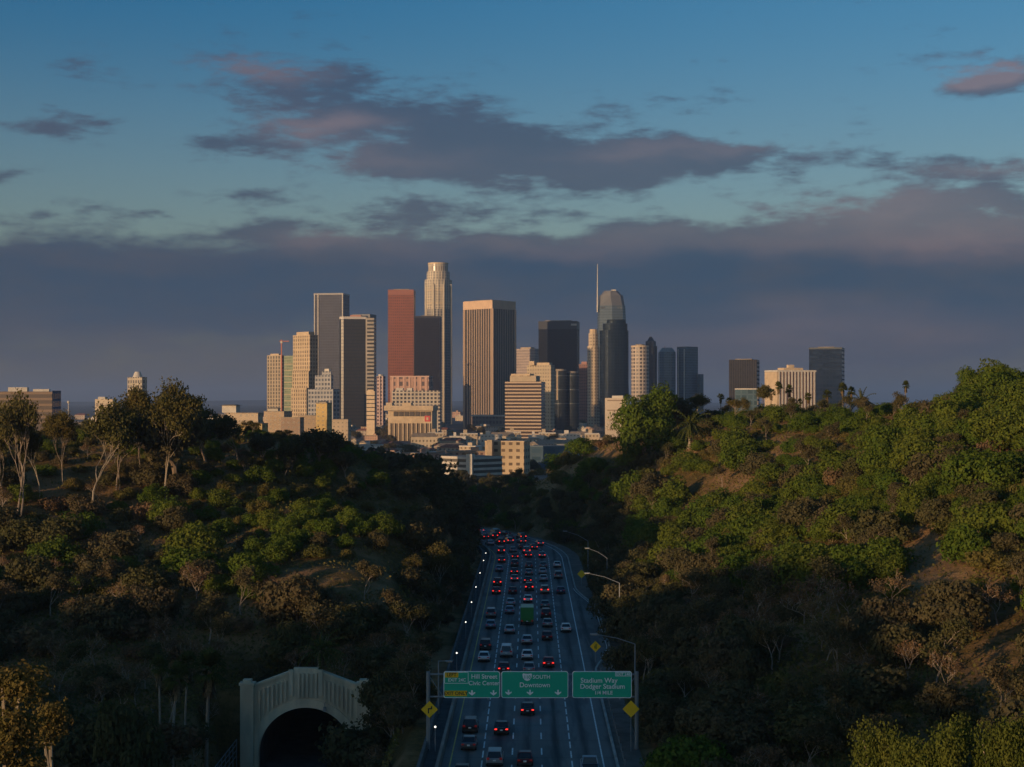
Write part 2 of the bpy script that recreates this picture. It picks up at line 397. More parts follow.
def H(x, y):
    x = np.asarray(x, float); y = np.asarray(y, float); shp = x.shape
    xf, yf = x.ravel(), y.ravel(); z = np.zeros(len(xf))
    for i in range(0, len(xf), 4000):
        p = np.stack([xf[i:i + 4000], yf[i:i + 4000]], 1) / 100.
        p = np.clip(p, [-3.2, -1.0], [3.4, 7.6])
        z[i:i + 4000] = _U(((p[:, None] - TP[None]) ** 2).sum(2)) @ TW[:-3] + TW[-3] + p @ TW[-2:]
    z = np.clip(z, -9, 64)
    z += (vnoise(xf / 22, yf / 22, 1) - .5) * 2.4 + (vnoise(xf / 7, yf / 7, 2) - .5) * .9
    # the freeway bench
    dr = road_dist(xf, yf)
    k = sstep(dr, 13.5, 24); z = 3.9 * (1 - k) + z * k
    # the sunken roadway in front of the tunnel
    dxp = np.abs(xf - PORTAL_X)
    inp = (1 - sstep(dxp, 10, 16)) * (yf < PORTAL_Y + .25)
    z = z * (1 - inp) + TUNNEL_Z * inp
    near = (1 - sstep(dxp, 9, 18)) * sstep(yf, PORTAL_Y, PORTAL_Y + .5) * (1 - sstep(yf, PORTAL_Y + 4, PORTAL_Y + 26))
    ztop = 3.7 - .1 * np.maximum(dxp - 3, 0)
    z = z * (1 - near) + ztop * near
    # hills end in the flat city
    m = (1 - sstep(yf, 640, 800)) * sstep(yf, -700, -200) * (1 - sstep(xf, 300, 560)) * sstep(xf, -420, -250)
    z = z * m + 0.0 * (1 - m)
    # unseen ridge behind the camera's left, shaped to keep the sun off the valley
    s = .707 * xf + .707 * yf; tt = .707 * xf - .707 * yf
    Hh = 47 + 5 * sstep(-tt, 85, 115) - 12 * sstep(-tt, 160, 205) + (vnoise(tt / 30, s * 0, 5) - .5) * 7 + (vnoise(tt / 90, s * 0, 6) - .5) * 5
    Hh = Hh * sstep(tt, -520, -400) * (1 - sstep(tt, 250, 420))
    rg = Hh * np.exp(-((s + 260) / 70) ** 2)
    z = np.where(rg > 2, np.maximum(z, rg), z)
    return z.reshape(shp)
def hz(x, y): return float(H(np.array([x]), np.array([y]))[0])

def build_ground():
    def geo(a, b, st, g):
        out = [a]; 
        while abs(out[-1]) < abs(b): out.append(out[-1] + math.copysign(st, b - a)); st *= g
        return out[1:]
    xs = sorted(geo(-640, -32000, 40, 1.35)) + list(np.arange(-640, -240, 12.0)) + list(np.arange(-240, 300, 3.5)) + geo(300, 32000, 14, 1.22)
    xs = np.array(sorted(set(list(xs))))
    for v in (PORTAL_X - 8.2, PORTAL_X + 8.2): xs[np.argmin(abs(xs - v))] = v
    ys = sorted(geo(-300, -6000, 20, 1.5)) + list(np.arange(-300, 90, 12.0)) + list(np.arange(90, 760, 3.5)) + geo(760, 40000, 8, 1.12)
    ys = np.array(sorted(set(list(ys))))
    i = np.argmin(abs(ys - PORTAL_Y)); ys[i] = PORTAL_Y
    ys = np.insert(ys, i + 1, PORTAL_Y + .6)
    X, Y = np.meshgrid(xs, ys); Z = H(X, Y)
    ny, nx = X.shape
    V = np.stack([X, Y, Z], 2).reshape(-1, 3)
    iy, ix = np.meshgrid(np.arange(ny - 1), np.arange(nx - 1), indexing='ij')
    a = (iy * nx + ix).ravel(); faces = np.stack([a, a + 1, a + 1 + nx, a + nx], 1)
    xm = (xs[:-1] + xs[1:]) / 2
    hole = (iy.ravel() == i) & (abs(xm[ix.ravel()] - PORTAL_X) < 8.2)
    faces = faces[~hole]
    me = bpy.data.meshes.new('ground')
    me.vertices.add(len(V)); me.vertices.foreach_set('co', V.astype(np.float32).ravel())
    me.loops.add(len(faces) * 4); me.loops.foreach_set('vertex_index', faces.astype(np.int32).ravel())
    me.polygons.add(len(faces)); me.polygons.foreach_set('loop_start', np.arange(0, len(faces) * 4, 4, dtype=np.int32))
    me.polygons.foreach_set('use_smooth', np.ones(len(faces), bool)); me.update(calc_edges=True)
    m = bpy.data.materials.new('soil_and_dry_grass'); m.use_nodes = True; t = NT(m.node_tree); b = t.n['Principled BSDF']
    b.inputs['Roughness'].default_value = .95; b.inputs['Specular IOR Level'].default_value = .1
    g = t.new('ShaderNodeNewGeometry'); pos = g.outputs['Position']
    n1 = t.noise(pos, .035, 5, .6); n2 = t.noise(pos, .25, 5, .65); n3 = t.noise(pos, 1.6, 4, .7)
    soil = t.mix(t.smooth(n2, .3, .7), (.24, .135, .060), (.34, .215, .105))
    grass = t.mix(t.smooth(n3, .35, .65), (.070, .055, .018), (.15, .095, .030))
    c = t.mix(t.smooth(t.m('ADD', t.m('MULTIPLY', n1, .7), t.m('MULTIPLY', n2, .3)), .44, .56), soil, grass)
    c = t.mix(t.smooth(n3, .55, .85), c, (.05, .04, .025))
    x, y, z = t.sep(pos)
    city = t.mix(t.smooth(t.noise(pos, .012, 6, .7), .35, .65), (.14, .115, .095), (.26, .21, .17))
    c = t.mix(t.smooth(y, 780, 900), c, city)
    t.l.new(c, b.inputs['Base Color'])
    bp = t.new('ShaderNodeBump'); bp.inputs['Strength'].default_value = .8; bp.inputs['Distance'].default_value = .3
    t.l.new(n3, bp.inputs['Height']); t.l.new(bp.outputs[0], b.inputs['Normal'])
    me.materials.append(m)
    o = bpy.data.objects.new('ground', me); link(o); tag(o, kind='structure')
build_ground()

# ------------------------------------------------------------------ freeway
def ribbon(name, o0, o1, s0, s1, z, material, step=4.0, parent=None):
    ss = np.arange(s0, s1 + .01, step); V = []; Fc = []; uv = []
    f0 = o0 if callable(o0) else (lambda s: o0); f1 = o1 if callable(o1) else (lambda s: o1)
    for s in ss: V.append(road_pt(s, f0(s), z)); V.append(road_pt(s, f1(s), z))
    for i in range(len(ss) - 1): Fc.append((2 * i, 2 * i + 1, 2 * i + 3, 2 * i + 2))
    o = bpy.data.objects.new(name, make_mesh(name, V, Fc, [material])); link(o, parent); return o
def asphalt():
    m = bpy.data.materials.new('worn_concrete_road'); m.use_nodes = True; t = NT(m.node_tree); b = t.n['Principled BSDF']
    g = t.new('ShaderNodeNewGeometry'); pos = g.outputs['Position']; x, y, z = t.sep(pos)
    # lengthwise tyre and oil tracks in every lane, seams across
    xs = t.m('SUBTRACT', x, t.m('MULTIPLY_ADD', y, .0116, -.37))
    ln = t.m('ABSOLUTE', t.m('SUBTRACT', t.m('FRACT', t.m('ADD', t.m('DIVIDE', xs, 3.4), .5)), .5))
    n1 = t.noise(t.xyz(t.m('MULTIPLY', x, .9), t.m('MULTIPLY', y, .03)), 1.0, 5, .65)
    n2 = t.noise(pos, .08, 5, .6)
    oil = t.m('MULTIPLY', t.m('SUBTRACT', 1.0, t.smooth(ln, .03, .22)), t.smooth(n1, .25, .62))
    c = t.mix(t.smooth(n2, .3, .7), (.155, .150, .140), (.210, .202, .190))
    c = t.mix(t.m('MULTIPLY', oil, .85), c, (.030, .032, .035))
    n6 = t.noise(t.xyz(t.m('DIVIDE', x, 3.4), t.m('DIVIDE', y, 26), 2.0), 1.0, 3, .6)
    c = t.mix(t.m('MULTIPLY', t.smooth(n6, .52, .60), .45), c, (.055, .06, .065))
    c = t.mix(t.m('MULTIPLY', t.smooth(n1, .55, .75), .35), c, (.05, .055, .06))
    seam = t.m('LESS_THAN', t.m('FRACT', t.m('DIVIDE', y, 9.0)), .025)
    c = t.mix(t.m('MULTIPLY', seam, .35), c, (.04, .04, .04))
    t.l.new(c, b.inputs['Base Color']); b.inputs['Roughness'].default_value = .8; b.inputs['Specular IOR Level'].default_value = .2
    return m
M['road'] = asphalt()
S0, S1 = 20, 700
def shoulder(s):   # the right edge opens into a paved lay-by between the two lamp posts
    return 10.0 + 3.4 * float(sstep(s, 236, 262)) * (1 - float(sstep(s, 305, 345)))
rd = ribbon('freeway', -9.6, shoulder, S0, S1, 4.0, M['road']); tag(rd, kind='structure')
pth = ribbon('walkway', -11.6, -10.15, S0, 520, 4.06, mat('path_asphalt', (.06, .06, .06), .9, var=.3, vscale=.5)); tag(pth, kind='structure')
def dashes():
    mb = MB()
    for off in (-5.1, -1.7, 1.7, 5.1):
        s = S0
        while s < 640:
            L = 3.6
            for q in (0,):
                a, b, c, d = (road_pt(s, off - .085, 4.008), road_pt(s, off + .085, 4.008), road_pt(s + L, off + .085, 4.008), road_pt(s + L, off - .085, 4.008))
                mb.face([a, b, c, d])
            s += 8.5 if off in (-1.7, 1.7) else 5.0
    return mb
lm = dashes().build('lane_markings', M['white_paint']); tag(lm, kind='structure')
el = ribbon('edge_line', 8.55, 8.72, S0, S1, 4.008, M['white_paint']); tag(el, kind='structure')
yl = ribbon('median_line', -8.75, -8.6, S0, S1, 4.008, M['yellow_line']); tag(yl, kind='structure')
ll = ribbon('edge_line', lambda s: shoulder(s) - .35, lambda s: shoulder(s) - .22, 250, 345, 4.008, M['white_paint']); tag(ll, kind='structure')
def wall_along(name, off, s0, s1, w, h, material, label, cat, z=3.9, step=5.0):
    f = off if callable(off) else (lambda s: off)
    mb = MB(); ss = np.arange(s0, s1 + .01, step)
    prof = [(-w / 2, z), (w / 2, z), (w / 2 * .7, z + h), (-w / 2 * .7, z + h)]
    R_ = [[road_pt(s, f(s) + o, zz) for o, zz in prof] for s in ss]
    for i in range(len(ss) - 1):
        for k in range(4): mb.face([R_[i][k], R_[i][(k + 1) % 4], R_[i + 1][(k + 1) % 4], R_[i + 1][k]])
    mb.face(R_[0]); mb.face(list(reversed(R_[-1])))
    o = mb.build(name, material); return tag(o, label, cat)
wall_along('concrete_barrier', -9.9, S0, 640, .5, .95, M['roof_grey'], 'long low concrete barrier between the freeway and the lamp-lit walkway', 'barrier')
wall_along('retaining_wall', -11.9, S0, 470, .5, 1.1, M['tunnel_dark'], 'low retaining wall along the hill side of the walkway left of the freeway', 'wall')
def kerb_off(s): return shoulder(s) + .2
wall_along('kerb', kerb_off, S0, 640, .4, .25, M['concrete'], 'pale concrete kerb along the right edge of the freeway', 'kerb')
shp = ribbon('dirt_verge', lambda s: shoulder(s) + .4, lambda s: shoulder(s) + 3.2, S0, 620, 4.02, mat('verge_dirt', (.155, .125, .10), .95, var=.3, vscale=.4)); tag(shp, kind='structure')
def guard_rail(s0, s1, off, label):
    a = road_pt(s0, off); root = empty('guard_rail', a, label, 'guard rail')
    mb = MB(); ss = np.arange(s0, s1 + .1, 4.0)
    for i in range(len(ss) - 1):
        for dz0, dz1, do in ((.45, .55, 0), (.55, .65, -.05), (.65, .75, 0)):
            p = [road_pt(ss[i], off + do, 4 + dz0), road_pt(ss[i + 1], off + do, 4 + dz0), road_pt(ss[i + 1], off + do, 4 + dz1), road_pt(ss[i], off + do, 4 + dz1)]
            mb.face([q - a for q in p])
    mb.build('rail', M['galv'], root)
    pm = None
    for s in ss:
        p = road_pt(s, off + .1) - a
        if pm is None:
            b = MB(); b.box((0, 0, .36), (.15, .15, .8)); po = b.build('post', M['galv'], root); pm = po
        else: po = pm.copy(); COL.objects.link(po); po.parent = root
        po.location = p
guard_rail(176, 236, 10.9, 'short steel guard rail on the dirt verge below the right overhead sign')

# ------------------------------------------------------------------ tunnel portal
def build_portal():
    y0 = PORTAL_Y - .9; X0 = PORTAL_X; mp = 225 / F
    root = empty('tunnel_portal', (X0, y0, TUNNEL_Z), 'pale concrete tunnel portal with a round arch at the foot of the left hill', 'tunnel')
    r = 6.75; zc = -5.6 - TUNNEL_Z
    def arch(x): return zc + math.sqrt(max(r * r - x * x, 0)) if abs(x) < r else 0
    def top(x):
        ax = abs(x)
        if ax < 1.75: return 14.75
        if ax < 2.5: return 14.3
        return 13.9 - (ax - 2.5) * .37
    xs = sorted(set([-r * math.cos(k * math.pi / 48) for k in range(49)] + [-7.4, 7.4, -6.9, 6.9, -1.75, 1.75, -1.749, 1.749, -2.5, 2.5, -2.499, 2.499]))
    mb = MB(); T = 1.0
    for a, b in zip(xs[:-1], xs[1:]):
        za, zb, ta, tb = arch(a), arch(b), top(a + 1e-4 if a < 0 else a - 0), top(b)
        ta = tb = None or top((a + b) / 2) if b - a < .01 else None
        ta = top(a); tb = top(b)
        if b - a < .01: ta = tb = max(ta, tb)
        mb.face([(a, 0, za), (b, 0, zb), (b, 0, tb), (a, 0, ta)])
        mb.face([(b, T, zb), (a, T, za), (a, T, ta), (b, T, tb)])
        mb.face([(a, 0, ta), (b, 0, tb), (b, T, tb), (a, T, ta)])
        mb.face([(a, T, za), (b, T, zb), (b, 0, zb), (a, 0, za)])
    mb.build('arch_wall', M['concrete_old'], root)
    # the raised ring round the opening
    mb = MB(); n = 40; r2 = r + 1.15
    for k in range(n):
        t0, t1 = math.pi * k / n, math.pi * (k + 1) / n
        P = lambda rr, t, y: (-rr * math.cos(t), y, zc + rr * math.sin(t))
        mb.face([P(r, t0, -.18), P(r, t1, -.18), P(r2, t1, -.18), P(r2, t0, -.18)])
        mb.face([P(r2, t0, -.18), P(r2, t1, -.18), P(r2, t1, 0), P(r2, t0, 0)])
        mb.face([P(r, t1, -.18), P(r, t0, -.18), P(r, t0, 0), P(r, t1, 0)])
    mb.build('arch_ring', M['concrete_old'], root)
    # coping along the sloping parapet
    for sgn in (-1, 1):
        mb = MB()
        pts = [(sgn * 2.5, 13.9), (sgn * 7.2, 12.16)]
        (xa, za), (xb, zb) = pts
        q = [(xa, -.2, za - .05), (xb, -.2, zb - .05), (xb, -.2, zb + .35), (xa, -.2, za + .35)]
        mb.face(q); mb.face([(p[0], 1.1, p[2]) for p in reversed(q)])
        mb.face([q[3], q[2], (q[2][0], 1.1, q[2][2]), (q[3][0], 1.1, q[3][2])]); mb.face([q[1], q[0], (q[0][0], 1.1, q[0][2]), (q[1][0], 1.1, q[1][2])])
        mb.build('coping', M['concrete_old'], root)
    # flutes: upright ribs between the ring and the coping
    mb = MB(); x = -6.6
    while x < 6.7:
        if abs(abs(x) - 2.1) > .5:
            zb = zc + math.sqrt(max((r2 + .35) ** 2 - x * x, .01)); zt = top(x) - .75
            if zt - zb > .4: mb.box((x, -.16, (zb + zt) / 2), (.30, .36, zt - zb))
        x += .62
    mb.build('fluting', M['concrete_old'], root)
    for sgn in (-1, 1):
        mb = MB(); mb.box((sgn * 2.12, -.16, 12.7), (.62, .5, 3.7)); mb.build('pilaster', M['concrete_old'], root)
        mb = MB(); mb.box((sgn * 8.3, -.1, 6.2), (1.9, 1.5, 12.5)); mb.box((sgn * 8.3, -.1, 12.6), (2.2, 1.8, .35)); mb.box((sgn * 8.3, -.1, 12.95), (1.2, 1.2, .5))
        mb.build('pier', M['concrete_old'], root)
    # the bore behind the arch
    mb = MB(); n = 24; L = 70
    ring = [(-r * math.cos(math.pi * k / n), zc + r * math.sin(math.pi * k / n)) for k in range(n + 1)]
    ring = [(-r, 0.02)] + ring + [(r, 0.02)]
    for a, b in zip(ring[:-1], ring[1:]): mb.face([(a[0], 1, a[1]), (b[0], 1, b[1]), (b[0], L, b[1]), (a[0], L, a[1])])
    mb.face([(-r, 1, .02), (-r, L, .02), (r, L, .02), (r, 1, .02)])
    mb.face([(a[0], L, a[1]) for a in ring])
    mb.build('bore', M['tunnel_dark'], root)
    mb = MB(); mb.tube([(2.8, -.25, 9.9), (2.8, -.9, 9.9), (2.8, -.9, 9.4)], .06); mb.box((2.8, -.9, 9.1), (.4, .5, .55)); lf = mb.build('lamp', M['galv'], root)
    mb = MB(); mb.box((2.8, -.9, 8.78), (.3, .4, .08)); mb.build('lens', M['lens'], lf)
    # wing wall and railing to the left of the portal
    mb = MB(); mb.box((-49, 236, -1.2), (11, .6, 3.0)); o = mb.build('retaining_wall', M['concrete']); tag(o, 'grey concrete retaining wall in the trees left of the tunnel portal', 'wall')
    p0, p1 = Vector((-40.0, 205, -8)), Vector((-39.2, 223.6, -8))
    rt = empty('railing', p0, 'slanting steel railing on a kerb running up to the left tunnel pier', 'railing'); dlt = p1 - p0
    mb = MB()
    for zz in (1.2, 2.0, 2.8, 3.5): mb.tube([Vector((0, 0, zz)), dlt + Vector((0, 0, zz + 1.2))], .07, 5)
    mb.build('rail', M['galv'], rt)
    for k in range(9):
        mb = MB(); q = dlt * (k / 8); mb.tube([q, q + Vector((0, 0, 3.5 + 1.2 * k / 8))], .08, 5); mb.build('post', M['galv'], rt)
    mb = MB(); mb.box(tuple(dlt / 2 + Vector((0, 0, .35))), (.5, dlt.length, .7), -math.atan2(dlt.x, dlt.y)); mb.build('kerb_wall', M['concrete'], rt)
build_portal()
tr = ribbon('tunnel_road', 0, 0, 0, 4, 4, M['road'])
bpy.data.objects.remove(tr)
_mb = MB(); _mb.face([(PORTAL_X - 7.5, 60, TUNNEL_Z + .04), (PORTAL_X + 7.5, 60, TUNNEL_Z + .04), (PORTAL_X + 7.5, PORTAL_Y - .95, TUNNEL_Z + .04), (PORTAL_X - 7.5, PORTAL_Y - .95, TUNNEL_Z + .04)])
tag(_mb.build('tunnel_road', M['road']), kind='structure')

# ------------------------------------------------------------------ signs
def text(parent, s, x, z, size, material, y=-.06, align='CENTER', name='lettering', sx=1.0):
    cu = bpy.data.curves.new(name, 'FONT'); cu.body = s; cu.size = size; cu.align_x = align; cu.align_y = 'CENTER'
    cu.extrude = .012; cu.offset = .008; cu.materials.append(material)
    tmp = bpy.data.objects.new(name, cu); COL.objects.link(tmp); bpy.context.view_layer.update()
    me = bpy.data.meshes.new_from_object(tmp.evaluated_get(bpy.context.evaluated_depsgraph_get()))
    bpy.data.objects.remove(tmp)
    o = bpy.data.objects.new(name, me); link(o, parent); o.location = (x, y, z); o.rotation_euler = (R(90), 0, 0); o.scale = (sx, 1, 1)
    return o
def rrect(w, h, r, n=5):
    P = []
    for cx, cz, a0 in ((w / 2 - r, h / 2 - r, 0), (-w / 2 + r, h / 2 - r, 90), (-w / 2 + r, -h / 2 + r, 180), (w / 2 - r, -h / 2 + r, 270)):
        for k in range(n + 1):
            a = R(a0 + 90 * k / n); P.append((cx + r * math.cos(a), cz + r * math.sin(a)))
    return P
def plate(mb, w, h, r, y0, y1, cx=0, cz=0, poly=None):
    P = [(x + cx, z + cz) for x, z in (poly or rrect(w, h, r))]
    mb.face([(x, y0, z) for x, z in P]); mb.face([(x, y1, z) for x, z in reversed(P)])
    for (a, b) in zip(P, P[1:] + P[:1]): mb.face([(b[0], y0, b[1]), (a[0], y0, a[1]), (a[0], y1, a[1]), (b[0], y1, b[1])])
GD = 184.0; gm = GD / F; gx = lambda px: (px - 512) * gm; gzz = lambda py: ZC - (py - 400) * gm
def sign_panel(px0, px1, py0, py1, label):
    w = (px1 - px0) * gm; h = (py1 - py0) * gm
    root = empty('overhead_sign', (gx((px0 + px1) / 2), GD, gzz((py0 + py1) / 2)), label, 'road sign', 'overhead freeway signs')
    mb = MB(); plate(mb, w, h, .28, 0, .06); mb.build('border', M['sign_white'], root)
    mb = MB(); plate(mb, w - .16, h - .16, .22, -.012, -.002); mb.build('panel', M['sign_green'], root)
    return root, w, h
def arrow(root, x, z, s=.42):
    P = [(-.12, .55), (.12, .55), (.12, .02), (.5, .22), (.5, -.03), (0, -.5), (-.5, -.03), (-.5, .22), (-.12, .02)]
    mb = MB(); plate(mb, 0, 0, 0, -.03, -.02, x, z, [(a * s * 1.25, b * s) for a, b in reversed(P)]); mb.build('arrow', M['sign_white'], root)
def frame_line(mb, x0, x1, z0, z1, t=.06, y=-.03):
    for (cx, cz, w, h) in (((x0 + x1) / 2, z0, x1 - x0, t), ((x0 + x1) / 2, z1, x1 - x0, t), (x0, (z0 + z1) / 2, t, z1 - z0), (x1, (z0 + z1) / 2, t, z1 - z0)):
        mb.box((cx, y, cz), (w, .02, h))
def build_signs():
    s, w, h = sign_panel(443.5, 500, 671.2, 698, 'left overhead green sign with yellow plates, for Hill Street and Civic Center')
    l = -w / 2; k = gm
    def sx(px): return (px - 471.75) * gm
    def sz(py): return (684.6 - py) * gm
    mb = MB(); plate(mb, 13.5 * k, 5.2 * k, .1, -.04, -.015, sx(451.6), sz(674.8)); mb.build('yellow_plate', M['sign_yellow'], s)
    text(s, 'LEFT', sx(451.6), sz(674.8), .55, M['sign_black'])
    text(s, 'EXIT 24C', sx(457), sz(680), .52, M['sign_white'])
    mb = MB(); frame_line(mb, sx(444.6), sx(468.2), sz(683.2), sz(672.2)); mb.build('exit_tab', M['sign_white'], s)
    text(s, 'Hill Street', sx(484.2), sz(676.6), .74, M['sign_white']); text(s, 'Civic Center', sx(484), sz(683.2), .70, M['sign_white'])
    mb = MB(); plate(mb, 22.5 * k, 5.4 * k, .1, -.04, -.015, sx(455.8), sz(693.4)); mb.build('yellow_plate', M['sign_yellow'], s)
    text(s, 'EXIT ONLY', sx(455.8), sz(693.4), .56, M['sign_black'])
    arrow(s, sx(472), sz(693), .6); arrow(s, sx(493.5), sz(693), .6)
    s, w, h = sign_panel(501.4, 568.3, 671.2, 698, 'middle overhead green sign with three down arrows, for Downtown')
    def sx(px): return (px - 534.85) * gm
    poly = [(-.6, .35), (-.5, .5), (0, .42), (.5, .5), (.6, .35), (.52, -.1), (.3, -.42), (0, -.55), (-.3, -.42), (-.52, -.1)]
    mb = MB(); plate(mb, 0, 0, 0, -.03, -.015, sx(527.2), sz(677), [(a * .95, b * .85) for a, b in reversed(poly)]); mb.build('route_shield', M['sign_white'], s)
    text(s, '110', sx(527.2), sz(677.2), .55, M['sign_green']); text(s, 'SOUTH', sx(541.5), sz(677), .62, M['sign_white'])
    text(s, 'Downtown', sx(534.8), sz(685), .78, M['sign_white'])
    for px in (508.5, 530, 558): arrow(s, sx(px), sz(692.6), .6)
    s, w, h = sign_panel(572.3, 631.8, 671.2, 698, 'right overhead green sign for Stadium Way, with a small exit tab in its corner')
    def sx(px): return (px - 602.05) * gm
    text(s, 'Stadium Way', sx(599), sz(680.5), .80, M['sign_white']); text(s, 'Dodger Stadium', sx(602.5), sz(686.5), .80, M['sign_white']); text(s, '1/4 MILE', sx(603.5), sz(692.8), .60, M['sign_white'])
    mb = MB(); frame_line(mb, sx(615.5), sx(631), sz(676), sz(672.2)); mb.build('exit_tab', M['sign_white'], s); text(s, 'EXIT 24B', sx(623.2), sz(674.2), .42, M['sign_white'])
    # gantry
    g = empty('sign_gantry', (gx(530), GD + .5, 4), 'grey steel gantry spanning the freeway behind the three green signs', 'gantry')
    x0, x1 = gx(428) - gx(530), gx(637) - gx(530); z0, z1 = gzz(697.5) - 4, gzz(675) - 4
    for x in (x0, x1):
        mb = MB(); mb.tube([(x, 0, -1.0 if x < 0 else -.3), (x, 0, z1 + .3)], .24, 10); mb.build('post', M['galv'], g)
    for z in (z0, z1):
        mb = MB(); mb.tube([(x0, 0, z), (x1, 0, z)], .11, 8); mb.build('beam', M['galv'], g)
    n = 14
    for k in range(n):
        xa, xb = x0 + (x1 - x0) * k / n, x0 + (x1 - x0) * (k + 1) / n
        mb = MB(); mb.tube([(xa, 0, z0 if k % 2 else z1), (xb, 0, z1 if k % 2 else z0)], .05, 6); mb.build('brace', M['galv'], g)
    for px in (455, 488, 515, 555, 584, 620):
        mb = MB(); x = gx(px) - gx(530); mb.box((x, -.26, (z0 + z1) / 2), (.12, .3, z1 - z0 + .6)); mb.build('bracket', M['galv'], g)
build_signs()
def diamond_sign(px, py, d, half, label, sym=None, ground=None):
    p = W(px, py, d); g = ground if ground is not None else hz(p.x, p.y)
    root = empty('warning_sign', (p.x, p.y, g), label, 'warning sign'); zc = p.z - g; s = half * d / F
    mb = MB(); mb.tube([(0, .06, -.3), (0, .06, zc + s * .6)], .06, 6); mb.build('post', M['galv'], root)
    mb = MB(); plate(mb, 0, 0, 0, -.02, .02, 0, zc, [(0, -s), (s, 0), (0, s), (-s, 0)]); mb.build('plate', M['sign_yellow'], root)
    if sym == 'merge':
        mb = MB(); mb.box((s * .1, -.03, zc), (s * .12, .015, s * .9)); mb.box((-s * .12, -.03, zc - s * .1), (s * .1, .015, s * .5)); mb.build('symbol', M['sign_black'], root)
    if sym == 'curve':
        mb = MB()
        mb.box((-s * .12, -.03, zc - s * .2), (s * .14, .015, s * .5)); mb.box((s * .05, -.03, zc + s * .1), (s * .48, .015, s * .14)); mb.box((s * .24, -.03, zc + s * .25), (s * .14, .015, s * .3)); mb.build('symbol', M['sign_black'], root)
diamond_sign(429.5, 709.5, 183.2, 8.5, 'yellow diamond warning sign with a curved arrow in front of the left gantry post', 'curve')
diamond_sign(631, 709, 183.2, 8.5, 'plain yellow diamond warning sign below the right end of the gantry')
diamond_sign(595.5, 646.5, 246, 5.6, 'yellow diamond sign with a black upright mark beside the paved lay-by', 'merge', 4.0)
diamond_sign(581.5, 574, 345, 4.3, 'small yellow diamond sign under the far lamp post on the right verge')

# ------------------------------------------------------------------ lamp posts
def lamp_post(pole_px, head_px, head_py, d, label, arm_drop=10):
    h = W(head_px, head_py, d); xp = (pole_px - 512) * d / F; g = hz(xp, d)
    root = empty('street_lamp', (xp, d, g), label, 'street lamp', 'lamp posts along the freeway')
    zt = h.z - g - arm_drop * d / F; dx = h.x - xp
    mb = MB(); mb.tube([(0, 0, -.3), (0, 0, zt)], [.13, .08], 8); mb.build('pole', M['galv'], root)
    mb = MB(); mb.tube([(0, 0, zt), (dx * .45, 0, zt + (h.z - g - zt) * .6), (dx, 0, h.z - g)], [.07, .06, .05], 6); mb.build('arm', M['galv'], root)
    mb = MB(); mb.box((dx - math.copysign(.3, -dx) * 0, 0, h.z - g), (1.0, .4, .16)); hd = mb.build('lamp_head', M['galv'], root)
    mb = MB(); mb.box((dx, 0, h.z - g - .1), (.7, .3, .06)); mb.build('lens', M['lens'], hd)
lamp_post(635, 594, 634, 208, 'nearest lamp post right of the freeway, its arm just above the right sign')
lamp_post(619.5, 587, 573, 281, 'tall lamp post reaching its arm out beside the small yellow diamond sign')
lamp_post(607, 587, 548, 329, 'third lamp post from the right sign, half hidden in dark trees')
lamp_post(588, 565, 531, 372, 'farthest lamp post on the right where the freeway begins to bend')
lamp_post(438.5, 449, 661, 205, 'short-armed lamp post left of the freeway behind the left sign', 0)
def thin_pole():
    p = W(153, 710, 215); g = hz(p.x, p.y); root = empty('lamp_pole', (p.x, p.y, g), 'thin bare pole with a small cap in the dark trees at lower left', 'pole')
    mb = MB(); mb.tube([(0, 0, -.3), (0, 0, p.z - g)], [.12, .07], 7); mb.build('pole', M['galv'], root)
    mb = MB(); mb.box((0, 0, p.z - g + .1), (.5, .3, .2)); mb.build('lamp_head', M['galv'], root)
thin_pole()
def walkway_lamps():
    first = None
    for i, (px, py) in enumerate(((438, 727), (458, 653), (467, 622), (471.5, 602), (476, 587), (479.8, 573), (484, 560.5), (486.5, 553))):
        off = -10.7; best = None
        for s in np.arange(100, 470, .5):
            q = road_pt(s, off, 6.9); yy = 400 + (ZC - q.z) * F / q.y
            if best is None or abs(yy - py) < best[0]: best = (abs(yy - py), q)
        q = best[1]
        lab = 'small lit walkway lamp, number %s along the barrier counting from the gantry' % ('first second third fourth fifth sixth seventh eighth'.split()[i])
        lab = ('lit globe lamp on the walkway, nearest the left gantry post', 'lit globe lamp on the walkway, first one beyond the overhead signs', 'lit globe lamp on the walkway, second one beyond the overhead signs', 'lit globe lamp on the walkway, third one beyond the overhead signs',
               'lit globe lamp on the walkway, fourth one beyond the overhead signs', 'lit globe lamp on the walkway, fifth one beyond the overhead signs', 'lit globe lamp on the walkway, second to last before the bend', 'lit globe lamp on the walkway, last one before the bend')[i]
        if first is None:
            first = empty('walkway_lamp', (q.x, q.y, 4.06), lab, 'lamp', 'lit lamps along the walkway')
            mb = MB(); mb.tube([(0, 0, 0), (0, 0, 2.7)], [.09, .05], 7); mb.build('pole', M['galv'], first)
            mb = MB(); mb.sphere((0, 0, 2.84), .12, 10, 6); mb.build('globe', M['globe'], first, True)
        else:
            c = copy_tree(first); c.location = (q.x, q.y, 4.06); c['label'] = lab
walkway_lamps()

